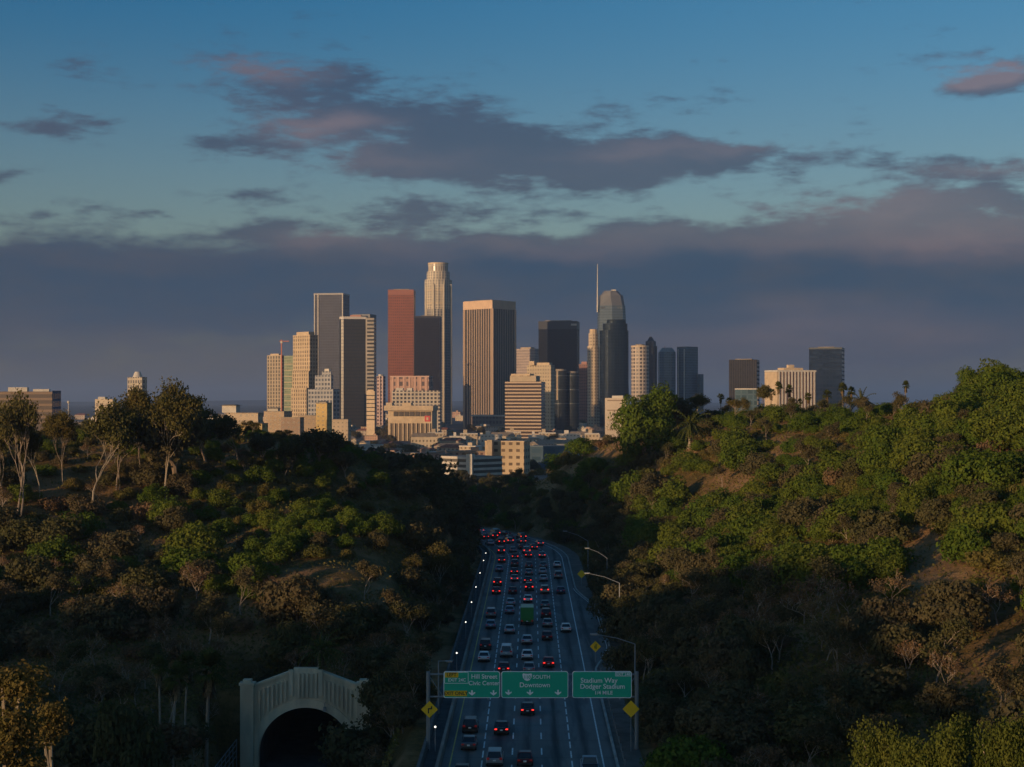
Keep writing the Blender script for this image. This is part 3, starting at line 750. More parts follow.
# ------------------------------------------------------------------ vehicles
M['glass'] = mat('car_glass', (.015, .018, .022), .08, spec=.7)
M['tyre'] = mat('tyre', (.02, .02, .02), .8)
M['rim'] = mat('rim', (.35, .35, .36), .35, metal=.8)
M['tail_on'] = mat('tail_light_lit', (.5, .02, .02), .3, emit=(1.0, .04, .03), estr=1.7)
M['tail_dim'] = mat('tail_light_running', (.20, .012, .012), .3, emit=(1.0, .04, .02), estr=.05)
M['plate'] = mat('number_plate', (.7, .7, .68), .5)
M['trim'] = mat('black_trim', (.025, .025, .026), .6)
PAINT = {k: mat('paint_' + k.replace(' ', '_'), c, .3, metal=mt, spec=.5) for k, c, mt in (
    ('white', (.72, .72, .70), 0), ('silver', (.50, .51, .52), .5), ('grey', (.28, .285, .29), .3), ('black', (.018, .018, .02), 0), ('maroon', (.10, .012, .014), .2), ('red', (.36, .018, .015), .1),
    ('blue', (.035, .06, .14), .2), ('pale blue', (.22, .30, .38), .3), ('teal', (.12, .20, .21), .3), ('dark grey', (.10, .102, .106), .3), ('green', (.035, .22, .05), 0), ('beige', (.38, .32, .25), .2))}
def car_model(kind):
    """car faces +y; returns list of (part, mesh, parent part)"""
    L, Wd, Ht = {'sedan': (4.7, 1.82, 1.46), 'suv': (4.8, 1.92, 1.76), 'van': (5.0, 1.98, 1.95), 'pickup': (5.5, 1.98, 1.85), 'box truck': (7.2, 2.35, 3.3)}[kind]
    w = Wd / 2; b = L / 2
    parts = []
    def loft(secs, mats=('p',), name='body'):
        mb = MB(); n = len(secs[0])
        for a, c in zip(secs[:-1], secs[1:]):
            for k in range(n): mb.face([a[k], a[(k + 1) % n], c[(k + 1) % n], c[k]])
        mb.face(list(reversed(secs[0]))); mb.face(secs[-1]); return mb
    def sec(y, hw, z0, z1, cr=.12): # bevelled cross-section
        return [(hw - .08, y, z0), (hw, y, z0 + .14), (hw, y, z1 - cr), (hw - cr, y, z1), (-hw + cr, y, z1), (-hw, y, z1 - cr), (-hw, y, z0 + .14), (-hw + .08, y, z0)][::-1]
    if kind == 'sedan': belt = [(-b, .55, .78), (-b + .12, .36, .96), (-b + .9, .3, 1.0), (0, .25, .98), (b - 1.2, .25, .94), (b - .25, .3, .76), (b, .4, .62)]
    elif kind in ('suv', 'van'): belt = [(-b, .5, .95), (-b + .1, .36, 1.08), (0, .28, 1.08), (b - 1.2, .28, 1.04), (b - .25, .3, .92), (b, .42, .75)]
    elif kind == 'pickup': belt = [(-b, .55, 1.02), (-b + .06, .45, 1.1), (0, .35, 1.1), (b - 1.4, .35, 1.1), (b - .3, .36, 1.0), (b, .45, .85)]
    else: belt = [(-b, .75, .95), (-b + .1, .7, 1.0), (b - 2.0, .6, 1.0), (b - 1.9, .4, 1.25), (b - .3, .4, 1.2), (b, .5, 1.0)]
    secs = []
    for i, (y, z0, z1) in enumerate(belt):
        hw = w * (.93 if i in (0, len(belt) - 1) else 1.0); secs.append(sec(y, hw, z0, z1))
    parts.append(('body', loft(secs).mesh('car_body', [PAINT['grey']]), None, 'paint'))
    zb = belt[2][2] - .02
    if kind == 'sedan': cab = (-b + .45, -b + 1.25, b - 2.25, b - 1.35)
    elif kind == 'suv': cab = (-b + .06, -b + .42, b - 2.15, b - 1.35)
    elif kind == 'van': cab = (-b + .04, -b + .25, b - 2.0, b - .9)
    elif kind == 'pickup': cab = (-.55, -.35, b - 2.4, b - 1.55)
    else: cab = (b - 1.95, b - 1.9, b - 1.1, b - .55)
    zr = Ht if kind != 'box truck' else 2.3
    y0, y1, y2, y3 = cab; wi = w - .22; wb = w - .06
    def cabin(inset, z1off, ys):
        a = [(-wb + inset, ys[0], zb), (wb - inset, ys[0], zb), (wb - inset, ys[3], zb), (-wb + inset, ys[3], zb)]
        c = [(-wi + inset, ys[1], zr + z1off), (wi - inset, ys[1], zr + z1off), (wi - inset, ys[2], zr + z1off), (-wi + inset, ys[2], zr + z1off)]
        return a, c
    a, c = cabin(0, -.07, cab); mb = MB()
    for k in range(4): mb.face([a[k], a[(k + 1) % 4], c[(k + 1) % 4], c[k]])
    mb.face(c); parts.append(('window_band', mb.mesh('car_windows', [M['glass']]), None, None))
    mb = MB(); ym = (y1 + y2) / 2; ly = y2 - y1
    lo = [(-wi - .02, y1 - .03, zr - .075), (wi + .02, y1 - .03, zr - .075), (wi + .02, y2 + .03, zr - .075), (-wi - .02, y2 + .03, zr - .075)]
    hi = [(-wi + .1, y1 + .08, zr), (wi - .1, y1 + .08, zr), (wi - .1, y2 - .1, zr), (-wi + .1, y2 - .1, zr)]
    for k in range(4): mb.face([lo[k], lo[(k + 1) % 4], hi[(k + 1) % 4], hi[k]])
    mb.face(hi)
    for sx in (-1, 1):   # pillars, a centimetre proud of the glass
        for (yb, yt) in ((y0, y1), (y0 + (y3 - y0) * .5, y1 + (y2 - y1) * .5), (y3, y2)):
            q = [(sx * (wb + .01), yb - .05, zb), (sx * (wb + .01), yb + .07, zb), (sx * (wi + .01), yt + .07, zr - .06), (sx * (wi + .01), yt - .05, zr - .06)]
            mb.face(q if sx > 0 else q[::-1])
            q2 = [(sx * (wb - .09), yb - .015 if yb < 0 else yb + .015, zb), (sx * (wb + .01), yb - .015 if yb < 0 else yb + .015, zb), (sx * (wi + .01), yt - .015 if yb < 0 else yt + .015, zr - .06), (sx * (wi - .09), yt - .015 if yb < 0 else yt + .015, zr - .06)]
            mb.face(q2)
    parts.append(('roof', mb.mesh('car_roof', [PAINT['grey']]), None, 'paint'))
    if kind == 'box truck':
        mb = MB(); mb.box((0, -b + 2.55, 2.15), (Wd, 5.0, 2.3)); 
        parts.append(('cargo_box', mb.mesh('truck_box', [PAINT['grey']]), None, 'paint'))
        mb = MB(); mb.box((0, -b + .04, 2.15), (Wd - .3, .06, 2.0)); mb.box((0, -b + .0, 2.15), (.06, .05, 2.0)); parts.append(('rear_door', mb.mesh('truck_door', [PAINT['grey']]), None, 'paint'))
    if kind == 'pickup':
        mb = MB(); mb.box((0, -b + 1.05, 1.105), (Wd - .3, 1.85, .02)); parts.append(('load_bed', mb.mesh('truck_bed', [M['trim']]), None, None))
    wr = .34 if kind == 'sedan' else .38 if kind != 'box truck' else .46
    mw = MB(); mw.tube([(-.11, 0, 0), (.11, 0, 0)], wr, 14); wm = mw.mesh('car_tyre', [M['tyre']])
    mr = MB(); mr.tube([(-.125, 0, 0), (.125, 0, 0)], wr * .6, 10); rm = mr.mesh('car_rim', [M['rim']])
    for sx in (-1, 1):
        for yy in (-b + .95, b - .95): parts.append(('wheel', wm, None, ('wheel', (sx * (w - .1), yy, wr), rm)))
    zl = {'sedan': .82, 'suv': 1.0, 'van': 1.05, 'pickup': .95, 'box truck': .88}[kind]
    for sx in (-1, 1):
        ml = MB(); ml.box((sx * (w - .24), -b + .0, zl), (.30, .14, .13 if kind == 'sedan' else .22)); parts.append(('tail_light', ml.mesh('tail_light', [M['tail_dim']]), None, 'tail'))
    mp = MB(); mp.box((0, -b - .01, .72 if kind == 'sedan' else .8), (.34, .05, .17)); parts.append(('number_plate', mp.mesh('number_plate', [M['plate']]), None, None))
    mp = MB(); mp.box((0, -b + .02, .46), (Wd - .2, .18, .18)); parts.append(('bumper', mp.mesh('bumper', [M['trim']]), None, None))
    return parts
MODELS = {k: car_model(k) for k in ('sedan', 'suv', 'van', 'pickup', 'box truck')}
def car(kind, colour, s, lane, braking, label, group='vehicles on the freeway'):
    off = (lane - 3) * 3.4 + random.uniform(-.25, .25)
    p = road_pt(s, off, 4.0); h = cl(s)[2]
    name = {'sedan': 'car', 'suv': 'car', 'van': 'van', 'pickup': 'pickup_truck', 'box truck': 'box_truck'}[kind]
    cat = {'sedan': 'car', 'suv': 'car', 'van': 'van', 'pickup': 'pickup', 'box truck': 'truck'}[kind]
    root = empty(name, p, label, cat, group, -h)
    for (pn, me, par, how) in MODELS[kind]:
        o = bpy.data.objects.new(pn, me); link(o, root)
        if how == 'paint': o.material_slots[0].link = 'OBJECT'; o.material_slots[0].material = PAINT[colour]
        elif how == 'tail' and braking: o.material_slots[0].link = 'OBJECT'; o.material_slots[0].material = M['tail_on']
        elif isinstance(how, tuple):
            o.location = how[1]; r = bpy.data.objects.new('rim', how[2]); link(r, o)
def s_of(py, lane):
    off = (lane - 3) * 3.4; best = None
    for s in np.arange(100, 620, .5):
        q = road_pt(s, off); yy = 400 + (ZC - q.z) * F / q.y
        if best is None or abs(yy - py) < best[0]: best = (abs(yy - py), s)
    return best[1]
CARS = [ # lane, y of the tyres in the photograph, colour, kind, braking
    (1, 730, 'black', 'suv', 0), (1, 747, 'dark grey', 'sedan', 0), (2, 732, 'black', 'sedan', 1), (2, 763, 'grey', 'suv', 0), (3, 712.6, 'black', 'sedan', 1), (3, 763, 'maroon', 'sedan', 0),
    (5, 772, 'pale blue', 'pickup', 0), (1, 776, 'black', 'sedan', 0), (1, 648.7, 'black', 'suv', 0), (1, 660, 'white', 'sedan', 0), (1, 616.5, 'grey', 'suv', 0), (1, 627.6, 'pale blue', 'sedan', 0),
    (2, 632.6, 'silver', 'sedan', 0), (2, 655.6, 'silver', 'van', 0), (3, 623, 'green', 'box truck', 0), (3, 643, 'silver', 'sedan', 0), (3, 658, 'white', 'sedan', 0), (2, 671, 'maroon', 'sedan', 1),
    (3, 671, 'grey', 'sedan', 0), (4, 617, 'maroon', 'suv', 0), (4, 626, 'grey', 'sedan', 0), (4, 639, 'maroon', 'sedan', 0), (4, 665.5, 'red', 'sedan', 1), (5, 631, 'white', 'sedan', 0), (2, 613, 'pale blue', 'sedan', 0),
    (1, 593.5, 'red', 'sedan', 1), (1, 585, 'maroon', 'suv', 1), (2, 593, 'maroon', 'sedan', 0), (2, 605, 'silver', 'sedan', 0), (2, 580.6, 'grey', 'sedan', 1), (2, 573.6, 'black', 'sedan', 1), (2, 566, 'dark grey', 'suv', 0),
    (3, 590, 'maroon', 'suv', 1), (3, 601.7, 'white', 'sedan', 1), (3, 582.5, 'black', 'sedan', 1), (3, 574.5, 'grey', 'sedan', 0), (3, 567.5, 'dark grey', 'sedan', 0), (4, 593, 'beige', 'suv', 1), (4, 607, 'teal', 'sedan', 0),
    (4, 580.6, 'silver', 'sedan', 0), (4, 573.6, 'silver', 'sedan', 0), (4, 567.5, 'teal', 'sedan', 0), (5, 567, 'white', 'sedan', 0), (5, 578, 'grey', 'suv', 0), (5, 593, 'blue', 'sedan', 0), (1, 562, 'maroon', 'sedan', 1),
    (1, 571, 'pale blue', 'sedan', 0), (3, 557, 'red', 'sedan', 1), (4, 557, 'grey', 'sedan', 1)]
FAR = [(1, 553, 1), (2, 552, 0), (1, 545, 0), (2, 544, 1), (3, 549, 0), (4, 549, 1), (3, 543, 1), (1, 539, 1), (2, 538.5, 1), (3, 538, 1), (4, 543, 1), (5, 545, 1), (1, 535, 1), (2, 534.5, 1), (4, 539, 0)]
LN = {1: 'far left lane', 2: 'second lane from the left', 3: 'middle lane', 4: 'second lane from the right', 5: 'far right lane'}
ORD = 'first second third fourth fifth sixth seventh eighth ninth tenth eleventh twelfth thirteenth'.split()
def place_cars():
    for lane in range(1, 6):
        mine = sorted([c for c in CARS if c[0] == lane], key=lambda c: -c[1])
        beyond = [c for c in mine if c[1] <= 690]; near = [c for c in mine if c[1] > 690]
        for i, c in enumerate(beyond):
            lab = '%s %s%s in the %s, %s beyond the signs' % (c[2], c[3], ' braking' if c[4] else '', LN[lane], ORD[i])
            car(c[3], c[2], s_of(c[1], lane), lane, c[4], lab)
        for i, c in enumerate(reversed(near)):
            lab = '%s %s%s in the %s, %s below the signs' % (c[2], c[3], ' braking' if c[4] else '', LN[lane], ORD[i])
            car(c[3], c[2], s_of(c[1], lane), lane, c[4], lab)
    cols = ['dark grey', 'grey', 'silver', 'black', 'maroon']
    used = [(c[0], s_of(c[1], c[0])) for c in CARS] + [(c[0], s_of(c[1], c[0])) for c in FAR]
    for lane in range(1, 6):     # the rest of the queue, nose to tail up to the bend
        s = 402 + lane * 2.3
        while s < 520:
            if all(l != lane or abs(q - s) > 8.5 for l, q in used) and not (lane == 5 and s < 430):
                used.append((lane, s)); car(random.choice(('sedan', 'suv', 'sedan', 'van')), random.choice(('grey', 'white', 'silver', 'black', 'dark grey', 'pale blue', 'maroon')), s, lane, random.random() < .45, 'tiny car in the dense queue where the freeway bends out of sight', 'cars queuing at the bend')
            s += random.uniform(9, 15)
    for i, (lane, py, br) in enumerate(FAR):
        car('sedan' if i % 3 else 'suv', cols[i % 5], s_of(py, lane), lane, br, 'tiny car in the dense queue where the freeway bends out of sight', 'cars queuing at the bend')
place_cars()
# ------------------------------------------------------------------ vegetation
def leaf_quads(P, N, size, g, asp=.62):
    n = len(P); N = N / np.maximum(np.linalg.norm(N, axis=1, keepdims=True), 1e-6)
    a = g.normal(size=(n, 3)); T = np.cross(N, a); T /= np.maximum(np.linalg.norm(T, axis=1, keepdims=True), 1e-6); B = np.cross(N, T)
    s = size * g.uniform(.55, 1.25, (n, 1))
    return np.stack([P - T * s, P - B * s * asp, P + T * s, P + B * s * asp], 1)
def rdir(g, n, up=0.0):
    d = g.normal(size=(n, 3)); d[:, 2] += up; return d / np.linalg.norm(d, axis=1, keepdims=True)
def lobe_crown(name, seed, lobes, n, leaf, material, jitter=.42, fill=.25):
    g = np.random.default_rng(seed); Lb = np.array(lobes); w = Lb[:, 3] ** 2; w /= w.sum()
    k = g.choice(len(Lb), n, p=w); d = rdir(g, n, .25)
    bump = 1 + .22 * np.sin(d[:, 0] * 5 + k) * np.sin(d[:, 1] * 6 + 2 * k) + .15 * np.sin(d[:, 2] * 9 + k * 3)
    rr = Lb[k, 3] * bump * (1 - fill * g.random(n) ** 1.6)
    sq = np.array([1, 1, .85])
    P = Lb[k, :3] + d * rr[:, None] * sq
    N = d + g.normal(size=(n, 3)) * jitter
    keep = P[:, 2] > .05
    return quad_mesh(name, leaf_quads(P[keep], N[keep], leaf, g), [material])
def shrub_lobes(g, w, h, n):
    L = [(0, 0, h * .45, min(w * .34, h * .5))]
    for i in range(n):
        a = g.uniform(0, 2 * math.pi); r = w / 2 * math.sqrt(g.uniform(.05, .75)); rad = g.uniform(.16, .27) * w
        z = h * g.uniform(.3, .82) * (1 - .45 * (r / (w / 2)) ** 2); rad = min(rad, h * .4)
        L.append((r * math.cos(a), r * math.sin(a), max(z, rad * .5), rad))
    return L
def skeleton(g, h, spread, depth, r0, up=.55, lean=(0, 0), n0=1, fork_z=.35):
    """tapered trunk with forking limbs: list of (points, radii) and the tip points"""
    segs, tips = [], []
    def grow(p, d, L, r, k):
        pts = [p]; rad = [r]; q = p.copy(); dd = d.copy(); m = 4
        for i in range(m):
            dd = (dd + Vector(g.normal(size=3)) * .16 + Vector((0, 0, .05))).normalized()
            q = q + dd * (L / m); pts.append(q.copy()); rad.append(r * (1 - .5 * (i + 1) / m))
        segs.append((pts, rad))
        if k <= 0: tips.append(q.copy()); tips.append((pts[2] + q) / 2); return
        nb = 3 if k > 1 else int(g.integers(2, 4))
        for j in range(nb):
            a = g.uniform(0, 2 * math.pi); side = Vector((math.cos(a), math.sin(a), 0)) * spread
            nd = (dd * up + side + Vector((0, 0, .25))).normalized()
            st = q if j else q; st = pts[-1] if j < 2 else pts[-2]
            grow(st.copy(), nd, L * g.uniform(.55, .8), rad[-1] * .8, k - 1)
    for i in range(n0):
        d0 = Vector((lean[0] + (g.normal() * .12 if n0 > 1 else 0), lean[1] + (g.normal() * .12 if n0 > 1 else 0), 1)).normalized()
        grow(Vector((g.normal() * .25 * (n0 > 1), g.normal() * .25 * (n0 > 1), -.4)), d0, h * fork_z, r0, depth)
    return segs, tips
def skel_mesh(name, segs, material, n=5):
    mb = MB()
    for pts, rad in segs: mb.tube(pts, [max(r, .03) for r in rad], n if rad[0] > .08 else 4)
    return mb.mesh(name, [material])
def tip_crown(name, seed, tips, rad, n, leaf, material, squash=.75, jitter=.9, droop=0.0):
    g = np.random.default_rng(seed); T = np.array([tuple(t) for t in tips]); k = g.integers(0, len(T), n)
    r = rad * g.uniform(.6, 1.3, len(T))[k]
    d = rdir(g, n); P = T[k] + d * (r * g.random(n) ** .45)[:, None] * np.array([1, 1, squash]); P[:, 2] -= droop * g.random(n)
    return quad_mesh(name, leaf_quads(P, d + g.normal(size=(n, 3)) * jitter, leaf, g), [material])
def palm_parts(seed, h, r, fr=46, fan=True, lean=.03):
    g = np.random.default_rng(seed); mb = MB(); pts = []
    lx, ly = g.normal() * lean, g.normal() * lean
    for i in range(8):
        t = i / 7; pts.append(Vector((lx * h * t * t, ly * h * t * t, -.4 + (h + .4) * t)))
    mb.tube(pts, [r * (1.5 - .7 * min(1, i / 2)) if i < 2 else r * (.85 - .2 * i / 7) for i in range(8)], 8)
    trunk = mb.mesh('palm_trunk', [M['bark_grey']]); top = pts[-1]
    mb = MB()
    for i in range(fr):
        a = g.uniform(0, 2 * math.pi); e = g.uniform(-.55, 1.35); Ls = h * 0 + g.uniform(1.6, 2.3)
        d = Vector((math.cos(a) * math.cos(e), math.sin(a) * math.cos(e), math.sin(e)))
        side = d.cross(Vector((0, 0, 1))); side = side.normalized() if side.length > .1 else Vector((1, 0, 0))
        hub = top + d * Ls * .5
        q = side * .04; mb.face([top - q, top + q, hub + q, hub - q])
        if fan:
            for j in range(9):
                t = (j - 4) / 4.0; f = (d * math.cos(t * 1.25) + side * math.sin(t * 1.25)).normalized()
                tip = hub + f * Ls * .62 * (1 - .15 * abs(t)) + Vector((0, 0, -.32 * Ls * (.4 + abs(t) * .4)))
                mid = (hub + tip) / 2 + Vector((0, 0, .10 * Ls)); w = side.cross(f).cross(f).normalized() * .09 if abs(t) > 9 else d.cross(f)
                w = f.cross(d.cross(side)).normalized() * .10
                mb.face([hub, mid - w, tip, mid + w])
        else:
            n = 7; prev = hub; pd = d
            for j in range(n):
                nd = (pd + Vector((0, 0, -.17))).normalized(); nx = prev + nd * Ls * .28
                for sg in (-1, 1):
                    tip = (prev + nx) / 2 + side * sg * Ls * .26 * (1 - j / n * .6) + Vector((0, 0, -.16 * Ls))
                    mb.face([prev, nx, tip])
                prev, pd = nx, nd
    crown = mb.mesh('palm_crown', [M['leaf_palm']])
    mb = MB()
    for i in range(30):
        a = g.uniform(0, 2 * math.pi); z0 = top.z - g.uniform(0, 1.4); z1 = z0 - g.uniform(.9, 1.6); r0, r1 = .2, g.uniform(.4, .75)
        w = .22; c, s = math.cos(a), math.sin(a)
        mb.face([(top.x + c * r0 - s * w, top.y + s * r0 + c * w, z0), (top.x + c * r0 + s * w, top.y + s * r0 - c * w, z0), (top.x + c * r1 + s * w, top.y + s * r1 - c * w, z1), (top.x + c * r1 - s * w, top.y + s * r1 + c * w, z1)])
    skirt = mb.mesh('palm_skirt', [M['palm_skirt']])
    return [('trunk', trunk), ('crown', crown), ('skirt', skirt)]

LIB = {}
def lib_shrub(key, seed, w, h, n, lobes, leaf, material):
    g = np.random.default_rng(seed); L = shrub_lobes(g, w, h, lobes)
    mb = MB()
    for k in range(4):
        a = g.uniform(0, 6.28); e = L[1 + k % (len(L) - 1)]
        mb.tube([(0, 0, -.5), (e[0] * .3, e[1] * .3, h * .2), (e[0] * .85, e[1] * .85, e[2])], [.12, .09, .04], 5)
    LIB.setdefault(key, []).append([('stems', mb.mesh('shrub_stems', [M['bark']])), ('crown', lobe_crown('shrub_crown', seed, L, n, leaf, M[material]))])
def lib_tree(key, seed, h, spread, depth, r0, rad, n, leaf, material, bark, **kw):
    g = np.random.default_rng(seed); tc = {k: kw.pop(k) for k in ('squash', 'droop') if k in kw}
    segs, tips = skeleton(g, h, spread, depth, r0, **kw)
    LIB.setdefault(key, []).append([('trunk', skel_mesh('tree_trunk', segs, M[bark])), ('crown', tip_crown('tree_crown', seed, tips, rad, n, leaf, M[material], **tc))])
for i in range(6): lib_shrub('green', 100 + i, 7.5, 5.2, 5200, 11 + i, .235, 'leaf_green')
for i in range(4): lib_shrub('lush', 111 + i, 9.5, 6.4, 7600, 15 + i, .25, 'leaf_green')
for i in range(4): lib_shrub('dark', 120 + i, 7.5, 6.0, 5000, 10 + i, .235, 'leaf_dark')
for i in range(4): lib_shrub('olive', 140 + i, 6.0, 3.6, 3400, 9 + i, .21, 'leaf_olive')
for i in range(3): lib_shrub('brown', 160 + i, 5.0, 3.0, 1500, 9 + i, .24, 'leaf_brown')
for i in range(3): lib_tree('bare', 180 + i, 9.0, .62, 4, .16, .9, 900, .16, 'leaf_brown', 'bark_grey', fork_z=.30)
for i in range(3): lib_tree('thin', 190 + i, 10.0, .5, 3, .18, 1.3, 2200, .20, 'leaf_dark', 'bark_grey', fork_z=.36)
for i in range(3): lib_tree('euc', 200 + i, 15.0, .36, 4, .15, 1.25, 8500, .16, 'leaf_euc', 'bark_grey' if i else 'bark_pale', fork_z=.27, n0=1 + i % 2)
for i in range(2): lib_tree('umbrella', 220 + i, 10.0, .85, 4, .26, 1.2, 6500, .18, 'leaf_dark', 'bark', fork_z=.34, squash=.5)
for i in range(2): lib_tree('roundtree', 230 + i, 8.0, .7, 4, .3, 1.3, 8000, .2, 'leaf_dark', 'bark', fork_z=.24)
def lib_column(key, seed, h, r, n, leaf, material):
    g = np.random.default_rng(seed); L = []; mb = MB()
    mb.tube([(0, 0, -1), (.2, .1, h * .4), (-.1, .2, h * .75), (.1, 0, h * .97)], [.45, .34, .2, .05], 7)
    for k in range(34):
        t = g.uniform(.25, 1); a = g.uniform(0, 6.28); q = r * (1.05 - .75 * max(0, t - .55) / .45) * g.uniform(.2, 1.0)
        p = (q * math.cos(a), q * math.sin(a), h * t - .6); L.append(p + (g.uniform(.55, 1.15),)); mb.tube([(0, 0, p[2] - 2.2), (p[0] * .6, p[1] * .6, p[2] - 1.0), p], [.12, .08, .03], 4)
    L.append((0, 0, h - .7, .7))
    LIB.setdefault(key, []).append([('trunk', mb.mesh('tree_trunk', [M['bark_pale']])), ('crown', lobe_crown('tree_crown', seed, L, n, leaf, M[material], .8, .75))])
for i in range(2): lib_column('goldtall', 250 + i, 31.0, 3.4, 20000, .10, 'leaf_amber')
lib_shrub('bigbush', 301, 8.0, 8.5, 16000, 16, .17, 'leaf_green')
for i in range(2): lib_tree('gold', 240 + i, 16.0, .45, 4, .32, 1.0, 42000, .075, 'leaf_gold', 'bark_pale', fork_z=.30)
for i in range(4): LIB.setdefault('palm', []).append(palm_parts(260 + i, 10.5, .24))
for i in range(2): LIB.setdefault('datepalm', []).append(palm_parts(270 + i, 4.5, .4, 40, False))
def plant(key, loc, size, label, name, cat, group=None, rz=None, var=None, sz=None, tilt=None):
    v = LIB[key]; parts = v[var if var is not None else random.randrange(len(v))]
    root = empty(name, loc, label, cat, group, random.uniform(0, 6.28) if rz is None else rz)
    root.scale = (size, size, size * (sz or random.uniform(.88, 1.15)))
    if tilt: root.rotation_euler = (tilt[0], tilt[1], 0)
    for pn, me in parts: link(bpy.data.objects.new(pn, me), root)
    return root
def proj(p): return 512 + p[0] * F / p[1], 400 - (p[2] - ZC) * F / p[1]
def seen(x, y, z):
    """is a point above the terrain in the camera's frame and not behind a hill"""
    px, py = proj((x, y, z))
    if px < -40 or px > 1064 or py > 800: return False
    t = np.linspace(.25, .97, 40); g = H(x * t, y * t); return bool(np.all(ZC + (z - ZC) * t > g - .5))
def spot(px, py, d0, d1):
    """the ground point seen at a pixel between two depths"""
    best = None
    for d in np.arange(d0, d1, 3.0):
        x = (px - 512) * d / F; g = hz(x, d); yy = 400 - (g - ZC) * F / d
        if best is None or abs(yy - py) < best[0]: best = (abs(yy - py), x, d, g)
    return best[1:]
# --- named trees on the left skyline (pixel of the foot, pixel of the top, kind)
def tree_px(key, px, pyb, pyt, d, label, name, cat, var=0, group=None, width=1.0, rz=None, tilt=None, hnat=None):
    x = (px - 512) * d / F; g = hz(x, d)
    top = ZC - (pyt - 400) * d / F; need = top - g
    crown = [me for pn, me in LIB[key][var] if pn == 'crown'][0]
    nat = float(np.percentile([v.co.z for v in crown.vertices], 99.5))
    s = max(need, 1.0) / nat
    r = plant(key, (x, d, g - .1), s * width, label, name, cat, group, rz=rz, var=var, sz=1 / width, tilt=tilt); return r
SKY_L = [('euc', 20, 394, 380, 'tall slim tree rising over the white columned block at far left', 1, .7), ('euc', 92, 402, 385, 'pale forked eucalyptus with two bare trunks on the left hilltop', 0, 1.1),
         ('euc', 62, 412, 400, 'rusty brown eucalyptus on the hilltop right of the banded office block', 2, .9), ('euc', 118, 408, 400, 'wispy eucalyptus left of the round-topped far tower', 1, .95), ('euc', 140, 388, 405, 'bushy eucalyptus in front of the round-topped far tower', 2, 1.0),
         ('euc', 165, 383, 395, 'tallest eucalyptus on the left skyline, standing clear against the sky', 0, 1.0), ('roundtree', 178, 408, 400, 'dark bushy tree at the right foot of the tallest eucalyptus', 0, 1.0), ('umbrella', 205, 408, 415, 'dark flat-topped pine in the middle of the left hilltop', 0, 1.2),
         ('umbrella', 238, 414, 420, 'dark flat-topped tree with a long bare leaning trunk on the left hilltop', 1, 1.0), ('roundtree', 262, 434, 425, 'round dark tree below the tan building on the left hilltop', 1, 1.1), ('roundtree', 318, 430, 430, 'large round dark tree at the right end of the left hilltop', 0, 1.3),
         ('roundtree', 292, 440, 425, 'lower round dark tree beside the large one on the left hilltop', 1, 1.1), ('euc', 40, 425, 390, 'thin pale-stemmed tree left of the forked eucalyptus', 0, .8), ('euc', 2, 420, 385, 'pale-stemmed tree at the left edge of the hilltop', 2, .8),
         ('roundtree', 345, 452, 432, 'dark tree on the shoulder where the left hill starts to fall', 1, 1.3), ('roundtree', 376, 450, 448, 'dark tree in the saddle below the hall with the red sign', 0, 1.5), ('roundtree', 405, 455, 455, 'tall dark tree left of the white parking structure', 1, 1.4),
         ('roundtree', 432, 476, 462, 'dark tree above the left side of the bend', 0, 1.4), ('roundtree', 458, 492, 470, 'lowest dark tree on the left bank of the bend', 1, 1.3), ('roundtree', 446, 500, 446, 'broad dark tree hiding the left lanes where the freeway bends', 0, 1.2), ('roundtree', 462, 512, 448, 'low dark tree at the inside of the bend', 1, 1.2), ('dark', 470, 522, 452, 'low dark bush closest to the lanes at the inside of the bend', 0, 1.0)]
for (k, px, pyt, d, lab, v, w) in SKY_L: tree_px(k, px, 0, pyt, d - (58 if d < 440 and px < 360 else 0), lab, 'eucalyptus_tree' if k == 'euc' else 'pine_tree' if k == 'umbrella' else 'tree', 'tree', v, None, w * .75)
# --- right skyline
for (k, px, pyt, d, lab, v, w) in [('bigbush', 972, 368, 345, 'round dark tree on the right skyline, left of the tall palm', 0, .8), ('bigbush', 1003, 364, 338, 'wide round dark tree on the right skyline near the edge', 0, .85),
      ('bigbush', 1030, 372, 335, 'dark tree cut by the right edge of the skyline', 0, .8), ('bigbush', 648, 387, 455, 'tall rounded green bush crowning the nose of the right hill', 0, .75), ('roundtree', 676, 398, 470, 'dark tree behind the nose of the right hill', 1, 1.0),
      ('euc', 708, 394, 470, 'reddish bushy tree on the right hilltop by the grey roof', 0, 1.2), ('euc', 735, 398, 460, 'loose brown tree below the dark brown tower', 1, 1.1), ('datepalm', 690, 408, 440, 'small spiky plant on the hilltop beside the white post', 0, 1.0),
      ('datepalm', 862, 388, 430, 'spiky yucca-like palm right of the tall palm pair', 1, 1.0), ('euc', 762, 385, 460, 'golden brown tree left of the white columned block', 2, .9)]:
    tree_px(k, px, 0, pyt, d, lab, 'palm_tree' if k == 'datepalm' else 'tree', 'palm' if k == 'datepalm' else 'tree', v, None, w)
for i, (px, pyt, d) in enumerate(((779, 381, 455), (788, 384, 470), (800, 398, 470), (825, 389, 470), (843, 382, 450), (850, 386, 455), (905, 380, 400), (990, 364, 350), (721, 393, 480), (730, 397, 485), (663, 395, 490), (697, 396, 490), (771, 388, 470), (808, 392, 470))):
    tree_px('palm', px, 0, pyt, d, 'slender fan palm standing up along the right skyline', 'palm_tree', 'palm', i % 4, 'palms along the right skyline', random.uniform(.75, 1.0))
